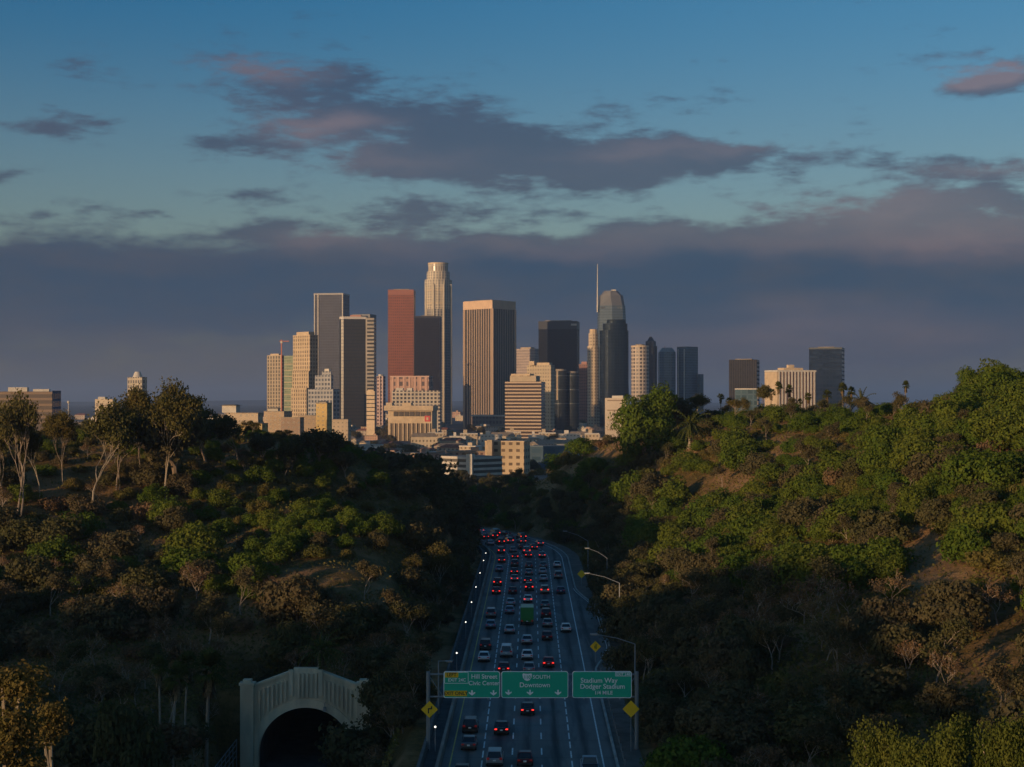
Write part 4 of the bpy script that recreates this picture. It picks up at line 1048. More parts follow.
# --- palms at lower left and by the tunnel
for i, (px, pyt, d) in enumerate(((160, 655, 205), (185, 650, 210), (206, 648, 208), (172, 662, 200))):
    tree_px('palm', px, 0, pyt, d, 'fan palm in the dark cluster left of the tunnel portal', 'palm_tree', 'palm', i % 4, 'palm cluster left of the tunnel', .85)
tree_px('palm', 376, 0, 606, 255, 'bushy-headed fan palm standing above the right end of the tunnel portal', 'palm_tree', 'palm', 2, None, .5)
# --- near sunlit trees
tree_px('goldtall', 6, 0, 668, 80, 'golden sunlit tree filling the bottom left corner', 'tree', 'tree', 0)
tree_px('goldtall', 50, 0, 704, 86, 'second golden tree leaning against the bottom left one', 'tree', 'tree', 1, None, .9)
tree_px('gold', 975, 0, 712, 92, 'sunlit green-gold tree at the bottom right, tallest of the near ones', 'tree', 'tree', 1, None, .6)
tree_px('gold', 908, 0, 728, 95, 'lower sunlit green-gold tree left of the bottom right one', 'tree', 'tree', 0, None, .55)
tree_px('gold', 1024, 0, 730, 90, 'sunlit tree cut by the right edge at the bottom', 'tree', 'tree', 0, None, .5)
# --- trees round the portal and left bank
for (k, px, pyt, d, lab, v, w, nm) in [('thin', 386, 672, 215, 'dark tree covering the right pier of the tunnel portal', 0, .9, 'tree'), ('roundtree', 394, 676, 212, 'dark round tree overlapping the right pier of the tunnel portal', 0, .8, 'tree'), ('dark', 370, 722, 213, 'dense dark bush in front of the right side of the tunnel mouth', 1, 1.0, 'shrub'), ('thin', 402, 668, 212, 'dark tree between the tunnel portal and the freeway', 1, 1.2, 'tree'),
      ('euc', 440, 545, 300, 'golden-topped tree with a pale stem leaning over the left edge of the freeway', 0, .9, 'eucalyptus_tree'), ('euc', 415, 556, 290, 'thin pale-stemmed tree on the left bank above the palm', 1, .9, 'eucalyptus_tree'), ('euc', 462, 556, 335, 'golden leafy tree overhanging the left lanes', 2, .9, 'eucalyptus_tree'),
      ('thin', 424, 600, 262, 'dark thin tree on the left bank beside the walkway', 2, 1.0, 'tree'), ('thin', 408, 625, 240, 'dark thin tree low on the left bank near the gantry', 0, 1.0, 'tree'), ('dark', 122, 700, 186, 'dense dark bush left of the palm cluster at lower left', 2, .45, 'shrub')]:
    tree_px(k, px, 0, pyt, d, lab, nm, 'tree' if nm != 'shrub' else 'shrub', v, None, w)
x, y = -29.4 + 1.6, 226.4
plant('datepalm', (x, y, 5.2), .8, 'spiky green plant drooping over the top of the tunnel portal', 'hanging_plant', 'plant', None, var=0)

# --- the hillsides: shrubs and trees one by one
def scatter(xr, yr, spacing, n, accept):
    """random points with a minimum distance, those the frame can show"""
    out = []; cell = {}
    for _ in range(n):
        x, y = random.uniform(*xr), random.uniform(*yr); k = (int(x // spacing), int(y // spacing)); ok = True
        for i in (-1, 0, 1):
            for j in (-1, 0, 1):
                for q in cell.get((k[0] + i, k[1] + j), ()):
                    if (q[0] - x) ** 2 + (q[1] - y) ** 2 < spacing ** 2: ok = False
        if not ok or not accept(x, y): continue
        cell.setdefault(k, []).append((x, y)); out.append((x, y))
    return out
def base_ok(x, y, hh):
    if float(road_dist(x, y)) < 15.8: return False
    if abs(x - PORTAL_X) < 12.5 and y < 231: return False
    px, py = proj((x, y, ZC)); 
    if px < -50 or px > 1075: return False
    return seen(x, y, hz(x, y) + hh)
def bare_patch(px, py):
    """open soil and grass the photograph shows between the bushes"""
    for cx, cy, a, b in ((345, 574, 78, 20), (930, 560, 45, 30), (1000, 655, 45, 40), (690, 485, 22, 9), (720, 472, 20, 6), (628, 441, 20, 8), (595, 455, 30, 9), (556, 473, 26, 8), (60, 472, 45, 12), (190, 460, 22, 9), (640, 440, 16, 8), (300, 500, 25, 6)):
        if ((px - cx) / a) ** 2 + ((py - cy) / b) ** 2 < 1: return True
    return False
SIDE = {'r': 'right of the freeway', 'l': 'left of the freeway'}
COUNT = {}; CAP = {'green': 290, 'dark': 275, 'olive': 290, 'thin': 250, 'bare': 230, 'brown': 200}
def hillside():
    def put(x, y, side):
        g = hz(x, y); px, py = proj((x, y, g + 2))
        if bare_patch(px, py + 4) and random.random() < .93: return
        u = random.random()
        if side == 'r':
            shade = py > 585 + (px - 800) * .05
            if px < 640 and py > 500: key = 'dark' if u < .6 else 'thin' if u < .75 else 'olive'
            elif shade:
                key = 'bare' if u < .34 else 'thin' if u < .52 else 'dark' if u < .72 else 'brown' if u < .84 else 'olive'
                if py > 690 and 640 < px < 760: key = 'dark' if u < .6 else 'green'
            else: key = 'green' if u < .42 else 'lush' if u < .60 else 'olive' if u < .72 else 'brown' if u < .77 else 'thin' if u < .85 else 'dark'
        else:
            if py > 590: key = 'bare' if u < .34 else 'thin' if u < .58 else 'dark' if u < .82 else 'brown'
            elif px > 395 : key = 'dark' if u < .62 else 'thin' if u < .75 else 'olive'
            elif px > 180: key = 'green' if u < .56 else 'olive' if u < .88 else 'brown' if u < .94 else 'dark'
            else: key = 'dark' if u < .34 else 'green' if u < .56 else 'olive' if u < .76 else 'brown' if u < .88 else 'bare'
        full = lambda key: COUNT.get((key, side), 0) >= 285
        for alt in {'green': ('lush', 'olive', 'dark'), 'lush': ('olive', 'dark', 'brown'), 'olive': ('green', 'dark', 'brown'), 'dark': ('thin', 'olive', 'bare'), 'thin': ('bare', 'dark', 'brown'), 'bare': ('thin', 'brown', 'dark'), 'brown': ('olive', 'bare', 'thin')}[key]:
            if full(key): key = alt
        if full(key): return
        COUNT[(key, side)] = COUNT.get((key, side), 0) + 1
        s = .5 + .85 * random.random() ** 1.4
        if key in ('green', 'lush') and side == 'r': s = .45 + .95 * random.random() ** 1.5
        if side == 'l' and 215 < px < 410 and 445 < py < 570: s = random.uniform(.42, .85)
        elif side == 'l' and py > 590: s *= 1.15
        elif side == 'l' and py < 462: s = min(s, .5)
        if key in ('bare', 'thin'): s = random.uniform(.6, 1.0)
        nm, cat, lab = {'green': ('shrub', 'shrub', 'dense bright green shrub on the hillside '), 'lush': ('oak_shrub', 'shrub', 'broad leafy green oak shrub on the hillside '), 'dark': ('bush', 'bush', 'dense dark green bush on the hillside '), 'olive': ('scrub_bush', 'bush', 'low olive coloured bush on the hillside '),
                        'brown': ('dry_bush', 'bush', 'dry brown bush on the hillside '), 'bare': ('bare_tree', 'tree', 'nearly leafless grey-brown tree on the hillside '), 'thin': ('thin_tree', 'tree', 'thin dark-leaved tree with visible limbs on the hillside ')}[key]
        if side == 'l': nm = {'shrub': 'leafy_bush', 'oak_shrub': 'oak_bush', 'bush': 'dense_bush', 'scrub_bush': 'left_scrub_bush', 'dry_bush': 'left_dry_bush', 'bare_tree': 'leafless_tree', 'thin_tree': 'slender_tree'}[nm]  # left slope repeats the right slope's plants under other names
        if side == 'r' and y > 350 and px > 660 and py < 450: s = min(s, .72)
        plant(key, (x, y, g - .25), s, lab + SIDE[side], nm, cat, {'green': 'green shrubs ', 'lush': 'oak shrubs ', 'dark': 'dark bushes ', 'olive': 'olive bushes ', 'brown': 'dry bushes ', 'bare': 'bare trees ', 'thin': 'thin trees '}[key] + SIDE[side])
    for (x, y) in scatter((14, 175), (105, 330), 4.3, 16000, lambda x, y: base_ok(x, y, 4)): put(x, y, 'r')
    for (x, y) in scatter((14, 175), (330, 640), 5.4, 14000, lambda x, y: base_ok(x, y, 4)): put(x, y, 'r')
    for (x, y) in scatter((-175, -8), (120, 330), 5.0, 14000, lambda x, y: base_ok(x, y, 4)): put(x, y, 'l')
    for (x, y) in scatter((-175, 20), (330, 700), 4.9, 15000, lambda x, y: x < cl(min(y, 620))[0] - 2 and base_ok(x, y, 5)): put(x, y, 'l')
hillside()
def crest_trees():
    for (x, y) in scatter((-150, -34), (345, 425), 5.8, 2500, lambda x, y: -20 < proj((x, y, 30))[0] < 350 and seen(x, y, hz(x, y) + 5)):
        k = random.choice(('euc', 'thin', 'olive', 'lush', 'thin', 'dark'))
        plant(k, (x, y, hz(x, y) - .2), random.uniform(.25, .45) if k == 'euc' else random.uniform(.3, .6), 'small tree or tall scrub in the thicket along the left hilltop', 'hilltop_tree', 'tree', 'thicket along the left hilltop')
crest_trees()
def beyond_frame():
    """the slopes go on past the edges of the photograph"""
    for side, xr in (('l', (-330, -60)), ('r', (60, 330))):
        for (x, y) in scatter(xr, (150, 480), 10.0, 2500, lambda x, y: 52 < abs(proj((x, y, 30))[0] - 512) - 490 < 330):
            k = random.choice(('lush', 'dark', 'olive', 'lush'))
            plant(k, (x, y, hz(x, y) - .3), random.uniform(.8, 1.3), 'bush on the slope just past the edge of the view', 'slope_bush', 'bush', 'bushes past the edges of the view')
beyond_frame()
def valley():
    """dark trees filling the hollow beyond the bend and the left edge of the road"""
    for (x, y) in scatter((-75, 75), (500, 850), 6.8, 6000, lambda x, y: (x > cl(min(y, 640))[0] or y > 640) and float(road_dist(x, y)) > 14 and seen(x, y, hz(x, y) + 9)):
        px, py = proj((x, y, hz(x, y) + 6))
        if py < 474 and 425 < px < 520: continue
        if px > 515 and (bare_patch(px, py) or bare_patch(px, py + 12)): continue
        plant(random.choice(('roundtree', 'roundtree', 'thin')), (x, y, hz(x, y) - .3), random.uniform(.55, .85), 'dark tree in the shaded hollow beyond the bend of the freeway', 'valley_tree', 'tree', 'trees in the hollow beyond the bend')
    for (x, y) in scatter((-25, 45), (420, 640), 5.2, 6000, lambda x, y: x > cl(min(y, 640))[0] and float(road_dist(x, y)) > 15.5 and seen(x, y, hz(x, y) + 4)):
        px, py = proj((x, y, hz(x, y)))
        if bare_patch(px, py) or bare_patch(px, py - 9) or bare_patch(px, py - 16): continue
        plant(random.choice(('dark', 'dark', 'olive', 'thin', 'lush')), (x, y, hz(x, y) - .3), random.uniform(.5, .95), 'dark bush on the shaded bank at the outside of the bend', 'bank_bush', 'bush', 'bushes on the bank at the bend')
    for s in np.arange(196, 425, 7.0):
        p = road_pt(s + random.uniform(-2, 2), random.uniform(-17.5, -14.2)); k = random.choice(('thin', 'dark', 'thin', 'roundtree', 'euc' if s > 290 else 'thin'))
        plant(k, (p.x, p.y, hz(p.x, p.y) - .3), random.uniform(.5, .8), 'dark tree in the row along the wall left of the freeway', 'roadside_tree', 'tree', 'trees along the left edge of the freeway')
    for s in np.arange(206, 420, 9.0):
        p = road_pt(s + random.uniform(-2, 2), random.uniform(18.0, 21.0))
        if 236 < s < 300: p = road_pt(s, random.uniform(19.5, 22))
        plant(random.choice(('dark', 'olive', 'thin')), (p.x, p.y, hz(p.x, p.y) - .3), random.uniform(.45, .75), 'dark roadside bush at the foot of the right slope', 'roadside_bush', 'bush', 'bushes along the right edge of the freeway')
valley()
print('PLANTS', COUNT, sum(COUNT.values()))
# --- ground cover nobody could count
def undergrowth(name, n, size, material, label, seed, hgt):
    g = np.random.default_rng(seed)
    y = 105 + 560 * g.random(n) ** 1.3; x = (g.random(n) * 1500 - 240 - 512) * y / F
    dr = road_dist(x, y); k = (dr > 15.5) & ~((np.abs(x - PORTAL_X) < 11) & (y < 227)); x, y = x[k], y[k]
    px = 512 + x * F / y; z = H(x, y); py = 400 - (z - ZC) * F / y
    dens = vnoise(x / 14, y / 14, 9); keep = dens + .35 * g.random(len(x)) > .30
    for cx, cy, a, b in ((345, 574, 78, 20), (930, 560, 45, 30), (1000, 655, 45, 40), (690, 485, 22, 9), (592, 457, 28, 7), (552, 476, 22, 6), (60, 472, 45, 12), (628, 441, 18, 8)):
        keep &= ~((((px - cx) / a) ** 2 + ((py - cy) / b) ** 2 < 1) & (g.random(len(x)) < (.85 if hgt > .6 else .3)))
    x, y, z = x[keep], y[keep], z[keep]; m = len(x)
    P = np.stack([x, y, z + hgt * g.random(m)], 1)
    N = g.normal(size=(m, 3)); N[:, 2] += .6
    o = bpy.data.objects.new(name, quad_mesh(name, leaf_quads(P, N, size, g), [M[material]])); link(o); tag(o, label, 'undergrowth', None, 'stuff')
undergrowth('undergrowth', 430000, .30, 'leaf_olive', 'low olive scrub covering the slopes between the bushes', 31, .9)
undergrowth('dry_grass', 160000, .13, 'grass', 'dry straw-coloured grass on the open patches of both hills', 32, .35)

# ------------------------------------------------------------------ downtown
PHI = 42.0                       # the street grid, turned to the picture plane
def cpoly(pl, pc, pr, d, phi=PHI, depth=None, side='l'):
    """ground plan of a block whose front corner, left and right edges are seen at these pixels; counter-clockwise"""
    m = d / F; f = R(phi); C = Vector(((pc - 512) * m, d))
    hit = lambda px, u: (C.y * (px - 512) / F - C.x) / (u.x - u.y * (px - 512) / F)     # how far along u the sight line of a pixel lies
    if depth is not None:
        lo, hi = -.7, 1.3
        for _ in range(40):
            f = (lo + hi) / 2; B = C + Vector((math.sin(f), math.cos(f))) * depth
            if 512 + F * B.x / B.y < pr: lo = f
            else: hi = f
    ua, ub = Vector((-math.cos(f), math.sin(f))), Vector((math.sin(f), math.cos(f)))
    a = ua * max(hit(pl, ua), .5); b = ub * (depth if depth is not None else max(hit(pr, ub), .5))
    return [C + a, C, C + b, C + a + b]
def rpoly(px, rpx, d, n=24, sy=1.0, a0=0.0):
    m = d / F; cx = (px - 512) * m; r = rpx * m
    return [Vector((cx + r * math.cos(a0 + 2 * math.pi * k / n), d + r + r * sy * math.sin(a0 + 2 * math.pi * k / n))) for k in range(n)]
def shrink(poly, k):
    c = sum(poly, Vector((0, 0))) / len(poly); return [c + (p - c) * k for p in poly]
class Building:
    def __init__(s, name, label, cat, poly, d, base=0.0, group=None):
        c = sum(poly, Vector((0, 0))) / len(poly); s.o = Vector((c.x, c.y, base)); s.d = d
        s.root = empty(name, s.o, label, cat, group)
    def z(s, py, d=None): return ZC - (py - 400) * (d or s.d) / F
    def part(s, name, poly, ytop, ybot, material, roof=None, top=None, d=None, absz=None):
        z0 = s.o.z if ybot is None else s.z(ybot, d); z1 = s.z(ytop, d)
        if absz: z0, z1 = absz
        L = [(p.x - s.o.x, p.y - s.o.y) for p in poly]; T = [(p.x - s.o.x, p.y - s.o.y) for p in top] if top else None
        mb = MB(); mb.prism(L, z0 - s.o.z, z1 - s.o.z, 0, 1, T)
        return mb.build(name, [material, roof or M['roof_grey']], s.root)
    def bars(s, name, p, q, n, w, dep, z0, z1, material, skip=()):
        """n upright ribs from corner p to corner q, each an object sharing one mesh"""
        me = None; dv = q - p; ang = math.atan2(dv.y, dv.x)
        for i in range(n):
            if i in skip: continue
            c = p + dv * ((i + .5) / n)
            if me is None:
                mb = MB(); mb.box((0, 0, (z0 + z1) / 2), (w, dep, z1 - z0)); me = mb.mesh(name, [material])
            o = bpy.data.objects.new(name, me); link(o, s.root); o.location = (c.x - s.o.x, c.y - s.o.y, -s.o.z); o.rotation_euler = (0, 0, ang)
    def bands(s, name, poly, zs, h, material, k=1.02):
        me = None
        L = [(p.x - s.o.x, p.y - s.o.y) for p in shrink(poly, k)]
        mb = MB(); mb.prism(L, 0, h, 0, 0, None, True); me = mb.mesh(name, [material])
        for z in zs:
            o = bpy.data.objects.new(name, me); link(o, s.root); o.location = (0, 0, z - s.o.z)
    def box(s, name, px, py, w, dep, h, material, d=None, dy=8, rz=0.0):
        d = d or s.d; mb = MB(); mb.box((0, 0, h / 2), (w, dep, h), rz)
        return mb.build(name, [material, material], s.root, loc=((px - 512) * d / F - s.o.x, d + dy - s.o.y, s.z(py, d) - s.o.z))
    def mast(s, name, px, y0, y1, material, r=.8, dy=6, d=None, r2=None):
        d = d or s.d; mb = MB(); mb.tube([(0, 0, 0), (0, 0, (y0 - y1) * d / F)], [r, r2 if r2 is not None else r * .5], 6)
        return mb.build(name, material, s.root, loc=((px - 512) * d / F - s.o.x, d + dy - s.o.y, s.z(y0, d) - s.o.z))
def downtown():
    fc = lambda n, w, g, cw, ch, *a: facade(n, tuple(q * .84 for q in w), tuple(q * .75 for q in g), cw * 1.35, ch * 1.25, *a)
    # tan residential tower with a crane beside it
    p = cpoly(267, 281, 284, 2300); b = Building('tower', 'tan slab tower with dark window bays, leftmost of the downtown towers', 'skyscraper', p, 2300)
    b.part('facade', p, 355, None, fc('f_tan', (.50, .40, .28), (.10, .085, .07), 4.6, 4.2, .55, .75)); b.part('roof_plant', shrink(p, .6), 353.5, 355, M['cream_wall'])
    t = empty('tower_crane', W(281.5, 410, 2290), 'thin reddish crane mast rising over the leftmost tan tower', 'crane'); t.location.z = 0
    mb = MB(); mb.tube([(0, 0, 0), (0, 0, b.z(340))], [1.3, 1.1], 4); mb.build('mast', M['steel_red'], t)
    mb = MB(); mb.box((4, 0, b.z(341.5)), (14, 1.2, 1.2)); mb.build('jib', M['steel_red'], t); mb = MB(); mb.box((0, 0, b.z(342.5)), (3.2, 3, 3)); mb.build('cab', M['white_wall'], t)
    p = cpoly(283, 294, 297, 2360); b = Building('tower', 'greenish glass slab tower between the leftmost tan tower and the cream stepped tower', 'skyscraper', p, 2360)
    b.part('facade', p, 355.5, None, fc('f_greenish', (.30, .33, .22), (.16, .20, .13), 3.4, 3.4, .7, .62)); b.bands('floor_band', p, [z for z in np.arange(16, 108, 9.2)], .8, M['cream_wall'])
    # cream stepped tower
    d = 2200; p = cpoly(293, 310, 318, d); b = Building('tower', 'cream stepped tower with a small crown, tallest of the cream group at left', 'skyscraper', p, d)
    cw = fc('f_cream_step', (.58, .44, .28), (.13, .10, .08), 3.6, 4.4, .42, .62)
    b.part('facade', p, 335, None, cw); b.part('crown', shrink(p, .72), 331.5, 335, M['cream_wall']); b.part('lower_step', cpoly(292.2, 308.6, 311, d - 6), 371, None, cw); b.part('base_step', cpoly(291, 306.5, 309, d - 12), 388, None, cw)
    b.bands('cornice', p, [b.z(349), b.z(335.6)], 1.2, M['cream_wall'], 1.015)
    # dark grey tall tower
    d = 2900; p = cpoly(314, 343, 349.5, d, 16, 46); b = Building('tower', 'tall dark grey slab tower with pale edge piers at the left of downtown', 'skyscraper', p, d)
    b.part('facade', p, 294.5, None, fc('f_dark_grey', (.095, .10, .125), (.055, .058, .075), 2.4, 4.0, .55, .6, .2, .2)); b.part('top_frame', shrink(p, 1.02), 293, 294.6, mat('frame_pale', (.30, .28, .26), .6))
    for i, q in enumerate((.02, .14, .985)):
        pp = p[0] + (p[1] - p[0]) * q; b.bars('edge_pier', pp - Vector((1.2, .5)), pp + Vector((1.2, -.5)), 1, 1.8, 1.6, 0, b.z(294), M['white_wall'])
    # gridded pale block stepping up
    d = 2080; p = cpoly(318, 333, 339, d); b = Building('office_block', 'pale gridded block stepping up to a peak, below the dark grey tower', 'building', p, d)
    wg = fc('f_pale_grid', (.42, .40, .38), (.10, .11, .13), 4.6, 4.6, .62, .58)
    b.part('facade', cpoly(308, 333, 339.5, d), 389, None, wg); b.part('middle_step', cpoly(315, 331, 333, d + 6), 375, None, wg); b.part('upper_step', cpoly(322, 331, 332, d + 12), 371, None, wg); b.part('peak', cpoly(324.5, 329, 330.5, d + 14), 368.5, 371, M['white_wall'])
    # glass tower with a rounded glowing corner
    d = 2180; m = d / F
    f = R(20); C0 = Vector(((343 - 512) * m, d + 3)); fx = Vector((math.cos(f * .2), math.sin(f * .2)))
    P = [Vector(((338.6 - 512) * m, d + 46)), Vector(((338.6 - 512) * m, d + 10)), Vector(((339.4 - 512) * m, d + 5)), Vector(((341 - 512) * m, d + 1.5)), Vector(((343.5 - 512) * m, d)), Vector(((365.5 - 512) * m, d + 4)), Vector(((365.5 - 512) * m, d + 46))]
    b = Building('tower', 'dark glass tower whose rounded left corner glows gold', 'skyscraper', P, d)
    b.part('glass_wall', P, 319, None, fc('f_glass_corner', (.050, .055, .068), (.085, .08, .075), 1.6, 3.8, .8, .75, .34, .55, .4, .4, .12)); b.part('parapet', shrink(P, 1.012), 316.5, 319, mat('pale_cap', (.46, .42, .38), .6))
    p2 = cpoly(365.7, 374, 376, d + 2, 25, 34); b.part('stone_wing', p2, 317.5, None, fc('f_stone_stripe', (.46, .40, .33), (.06, .06, .06), 30, 4.2, .9, .5))
    b.part('rear_block', cpoly(352, 370, 376.3, d + 48, 20, 20), 312.2, None, mat('rear_dark', (.12, .12, .13), .6)); b.part('red_parapet', cpoly(350, 361, 362, d + 40, 10, 6), 313.5, 316.6, mat('red_parapet', (.36, .16, .12), .7))
    # narrow cream block, pinkish balcony block
    p = cpoly(366.5, 374.6, 375.5, 1980); b = Building('office_block', 'narrow cream block with dark floor lines at the foot of the glass tower', 'building', p, 1980)
    b.part('facade', p, 391, None, M['cream_wall']); b.part('roof_plant', shrink(p, .7), 389.6, 391, M['cream_wall'])
    b.bands('window_band', p, [b.z(y) for y in np.arange(396, 424, 4.0)], 1.3, mat('band_dark', (.09, .075, .05), .3), 1.008)
    p = cpoly(376.5, 383, 385.5, 2420); b = Building('apartment_tower', 'slim pinkish tower with white balconies left of the red tower', 'skyscraper', p, 2420)
    b.part('facade', p, 376, None, fc('f_pink_balcony', (.55, .40, .36), (.10, .07, .07), 5, 4.4, .55, .5)); b.part('roof_plant', shrink(p, .6), 374.2, 376, M['white_wall'])
    # red granite tower and its dark neighbour
    d = 2720; p = cpoly(388, 413.6, 415.5, d, 20, 40); b = Building('tower', 'tall reddish-brown granite tower with a fine window grid', 'skyscraper', p, d)
    b.part('facade', p, 295, None, fc('f_red', (.29, .105, .068), (.12, .055, .045), 2.7, 3.9, .52, .55, .15)); b.part('crown_band', shrink(p, 1.006), 289.6, 295, mat('red_granite', (.26, .095, .062), .5)); b.part('roof_plant', shrink(p, .6), 288.6, 289.6, M['roof_grey'])
    d = 2640; p = cpoly(414.5, 440, 441.5, d, 3, 40); b = Building('tower', 'flat dark purple-brown tower in front of the round stepped tower', 'skyscraper', p, d)
    b.part('facade', p, 318, None, fc('f_dark_brown', (.016, .016, .026), (.012, .013, .021), 2.6, 3.9, .5, .5, .25)); b.part('crown_band', shrink(p, 1.01), 316, 318, mat('dark_brown', (.020, .020, .03), .5)); b.part('roof_plant', shrink(p, .5), 315, 316, M['roof_grey'])
    # tall round stepped tower
    d = 2900; cx = 437.7
    P = rpoly(cx, 14.0, d, 12); b = Building('tower', 'tallest tower at left, pale stone with a round stepped crown', 'skyscraper', P, d)
    st = fc('f_round_stone', (.60, .52, .40), (.16, .15, .15), 4.2, 4.0, .5, .62, .12)
    b.part('shaft', P, 309, None, fc('f_round_stone_shaded', (.34, .31, .28), (.07, .08, .10), 4.2, 4.0, .55, .65, .12)); b.part('upper_shaft', shrink(P, .985), 279, 309, st); b.part('shoulder', rpoly(cx, 11.6, d + 3, 16), 271, 279, st)  # lower shaft repeats the stone darker and bluer, its shade painted in
    b.part('crown', rpoly(cx, 10.0, d + 5, 24), 263.5, 271, fc('f_round_crown', (.52, .46, .38), (.25, .2, .15), 3.4, 9.0, .55, .8)); b.part('crown_rim', rpoly(cx, 10.4, d + 4.6, 24), 262, 263.6, M['cream_wall'])
    b.bands('ring', rpoly(cx, 13.8, d, 12), [b.z(y) for y in (290, 303)], 1.4, M['cream_wall'], 1.01)
    for k in (0, 1, 2, 3):
        a = -2.6 + k * .72; q = Vector(((cx - 512) * d / F + 14.3 * d / F * math.cos(a), d + 14 * d / F + 14.3 * d / F * math.sin(a)))
        b.bars('edge_pier', q - Vector((1.6, 0)), q + Vector((1.6, 0)), 1, 3.2, 2.4, 0, b.z(284), st)
    # ribbed bank-like tower with two faces
    d = 2520; p = cpoly(463.5, 492.3, 515.3, d); b = Building('tower', 'massive square tower with upright ribs, one face lit orange and the other dark', 'skyscraper', p, d)
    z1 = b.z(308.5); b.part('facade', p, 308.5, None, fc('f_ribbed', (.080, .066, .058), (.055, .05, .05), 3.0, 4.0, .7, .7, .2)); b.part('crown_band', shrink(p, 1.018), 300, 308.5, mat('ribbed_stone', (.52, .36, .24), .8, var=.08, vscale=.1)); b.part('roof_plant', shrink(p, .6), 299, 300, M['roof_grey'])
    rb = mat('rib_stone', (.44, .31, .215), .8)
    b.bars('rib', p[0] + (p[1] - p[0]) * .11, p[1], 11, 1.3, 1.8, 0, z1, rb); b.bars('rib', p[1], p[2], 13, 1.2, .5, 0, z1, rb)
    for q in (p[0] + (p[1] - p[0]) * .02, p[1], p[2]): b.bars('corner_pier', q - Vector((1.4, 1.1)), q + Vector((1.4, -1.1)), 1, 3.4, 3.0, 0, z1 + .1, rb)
    p = cpoly(472, 506, 512, 2380, 4, 30); b = Building('pavilion', 'low flat pavilion at the foot of the ribbed two-faced tower', 'building', p, 2380)
    b.part('hall', p, 416.5, None, fc('f_pav', (.2, .18, .16), (.08, .08, .09), 4, 6, .7, .6)); b.part('roof_slab', shrink(p, 1.06), 415, 416.5, M['white_wall'])
    # pale tower behind, cream slab, striped block
    d = 3000; p = cpoly(516, 535, 539, d); b = Building('tower', 'pale pinkish tower seen behind the cream slab, right of the ribbed tower', 'skyscraper', p, d)
    b.part('facade', p, 348.5, None, fc('f_pale_pink', (.47, .38, .33), (.17, .14, .14), 3.8, 4.2, .5, .5)); b.part('roof_plant', shrink(p, .6), 347, 348.5, M['tan_wall'])
    d = 2200; p = cpoly(527, 551, 554.5, d, 30); b = Building('office_block', 'plain cream slab rising behind the striped block', 'building', p, d)
    b.part('facade', p, 365, None, fc('f_cream_slab', (.52, .42, .29), (.20, .16, .12), 3.0, 4.0, .45, .45)); b.part('roof_plant', shrink(p, .84), 362.5, 365, M['cream_wall']); b.part('lift_tower', cpoly(529, 534, 536, d + 8, 30, 8), 361, 365, M['cream_wall'])
    d = 1640; p = cpoly(505.2, 541, 545, d, 14, 32); b = Building('office_block', 'block striped with cream floor bands over dark windows', 'building', p, d)
    b.part('facade', p, 381.5, None, mat('striped_glass', (.065, .045, .04), .2)); b.bands('floor_band', p, [b.z(y) for y in np.arange(383.2, 441, 3.45)], 1.4, mat('band_cream', (.50, .37, .26), .8), 1.015)
    b.part('penthouse', cpoly(510, 536, 540, d + 5, 14, 24), 375.5, 381.5, fc('f_penthouse', (.50, .40, .28), (.2, .13, .08), 6, 20, .5, .55)); b.part('penthouse_roof', cpoly(511, 530, 534, d + 8, 14, 18), 373.6, 375.5, M['cream_wall'])
    # dark slab with a sign band, curved glass, reddish
    d = 2700; p = cpoly(538.5, 577, 579.5, d, 8, 44); b = Building('tower', 'wide black slab tower with a paler band round its top', 'skyscraper', p, d)
    b.part('facade', p, 329, None, fc('f_black', (.008, .010, .017), (.009, .012, .020), 2.6, 3.9, .6, .6, .22)); b.part('crown_band', shrink(p, 1.006), 321, 329, mat('band_grey', (.032, .034, .042), .5))
    b.box('roof_sign', 573.8, 325.6, 10, .8, 3.2, M['white_wall'], dy=-3); b.part('roof_plant', shrink(p, .7), 320, 321, M['roof_grey'])
    d = 2300
    for i, (cx, rr, yt, lab) in enumerate(((561, 6.5, 371, 'dark cylindrical glass tower with a bright seam, in front of the black slab tower'), (573, 6.2, 373, 'dark cylindrical glass tower, right twin of the one with the bright seam'))):
        P = rpoly(cx, rr, d + i * 8, 20); b = Building('tower', lab, 'skyscraper', P, d)
        b.part('glass_wall', P, yt, None, fc('f_cyl%d' % i, (.022, .028, .032), (.030, .038, .045), 2.2, 3.6, .8, .7, .1, .5)); b.part('cap', shrink(P, .8), yt - 2, yt, M['roof_grey']); b.bands('ring', P, [b.z(y) for y in (376, 390, 404)], 1.1, mat('ring_dark', (.09, .1, .1), .5), 1.01)
        if i == 0: b.bars('seam', P[13] - Vector((1, .2)), P[13] + Vector((1, -.2)), 1, 2.0, 1.4, b.z(400), b.z(371), M['cream_wall'])
    p = cpoly(579, 588, 591, 2620); b = Building('tower', 'slim dull red tower left of the cream rounded stepped tower', 'skyscraper', p, 2620)
    b.part('facade', p, 364, None, fc('f_dull_red', (.30, .16, .13), (.10, .07, .07), 3.4, 4, .5, .55)); b.part('roof_plant', shrink(p, .6), 361.5, 364, mat('dull_red', (.32, .17, .14), .8))
    d = 2500; P = rpoly(593.5, 5.9, d, 10); b = Building('tower', 'slim cream tower with rounded stepped top beside the spire', 'skyscraper', P, d)
    sc = fc('f_cream_round', (.60, .48, .34), (.22, .17, .13), 3.6, 4.0, .5, .5); b.part('shaft', P, 346, None, sc); b.part('upper_shaft', rpoly(593.7, 4.9, d + 3, 10), 333, 346, sc); b.part('crown', rpoly(593.8, 3.9, d + 5, 10), 329, 333, M['cream_wall'])
    b.part('low_wing', cpoly(590, 598, 604, d + 4), 400, None, sc)
    # glass sail tower with a spire
    d = 2900; m = d / F
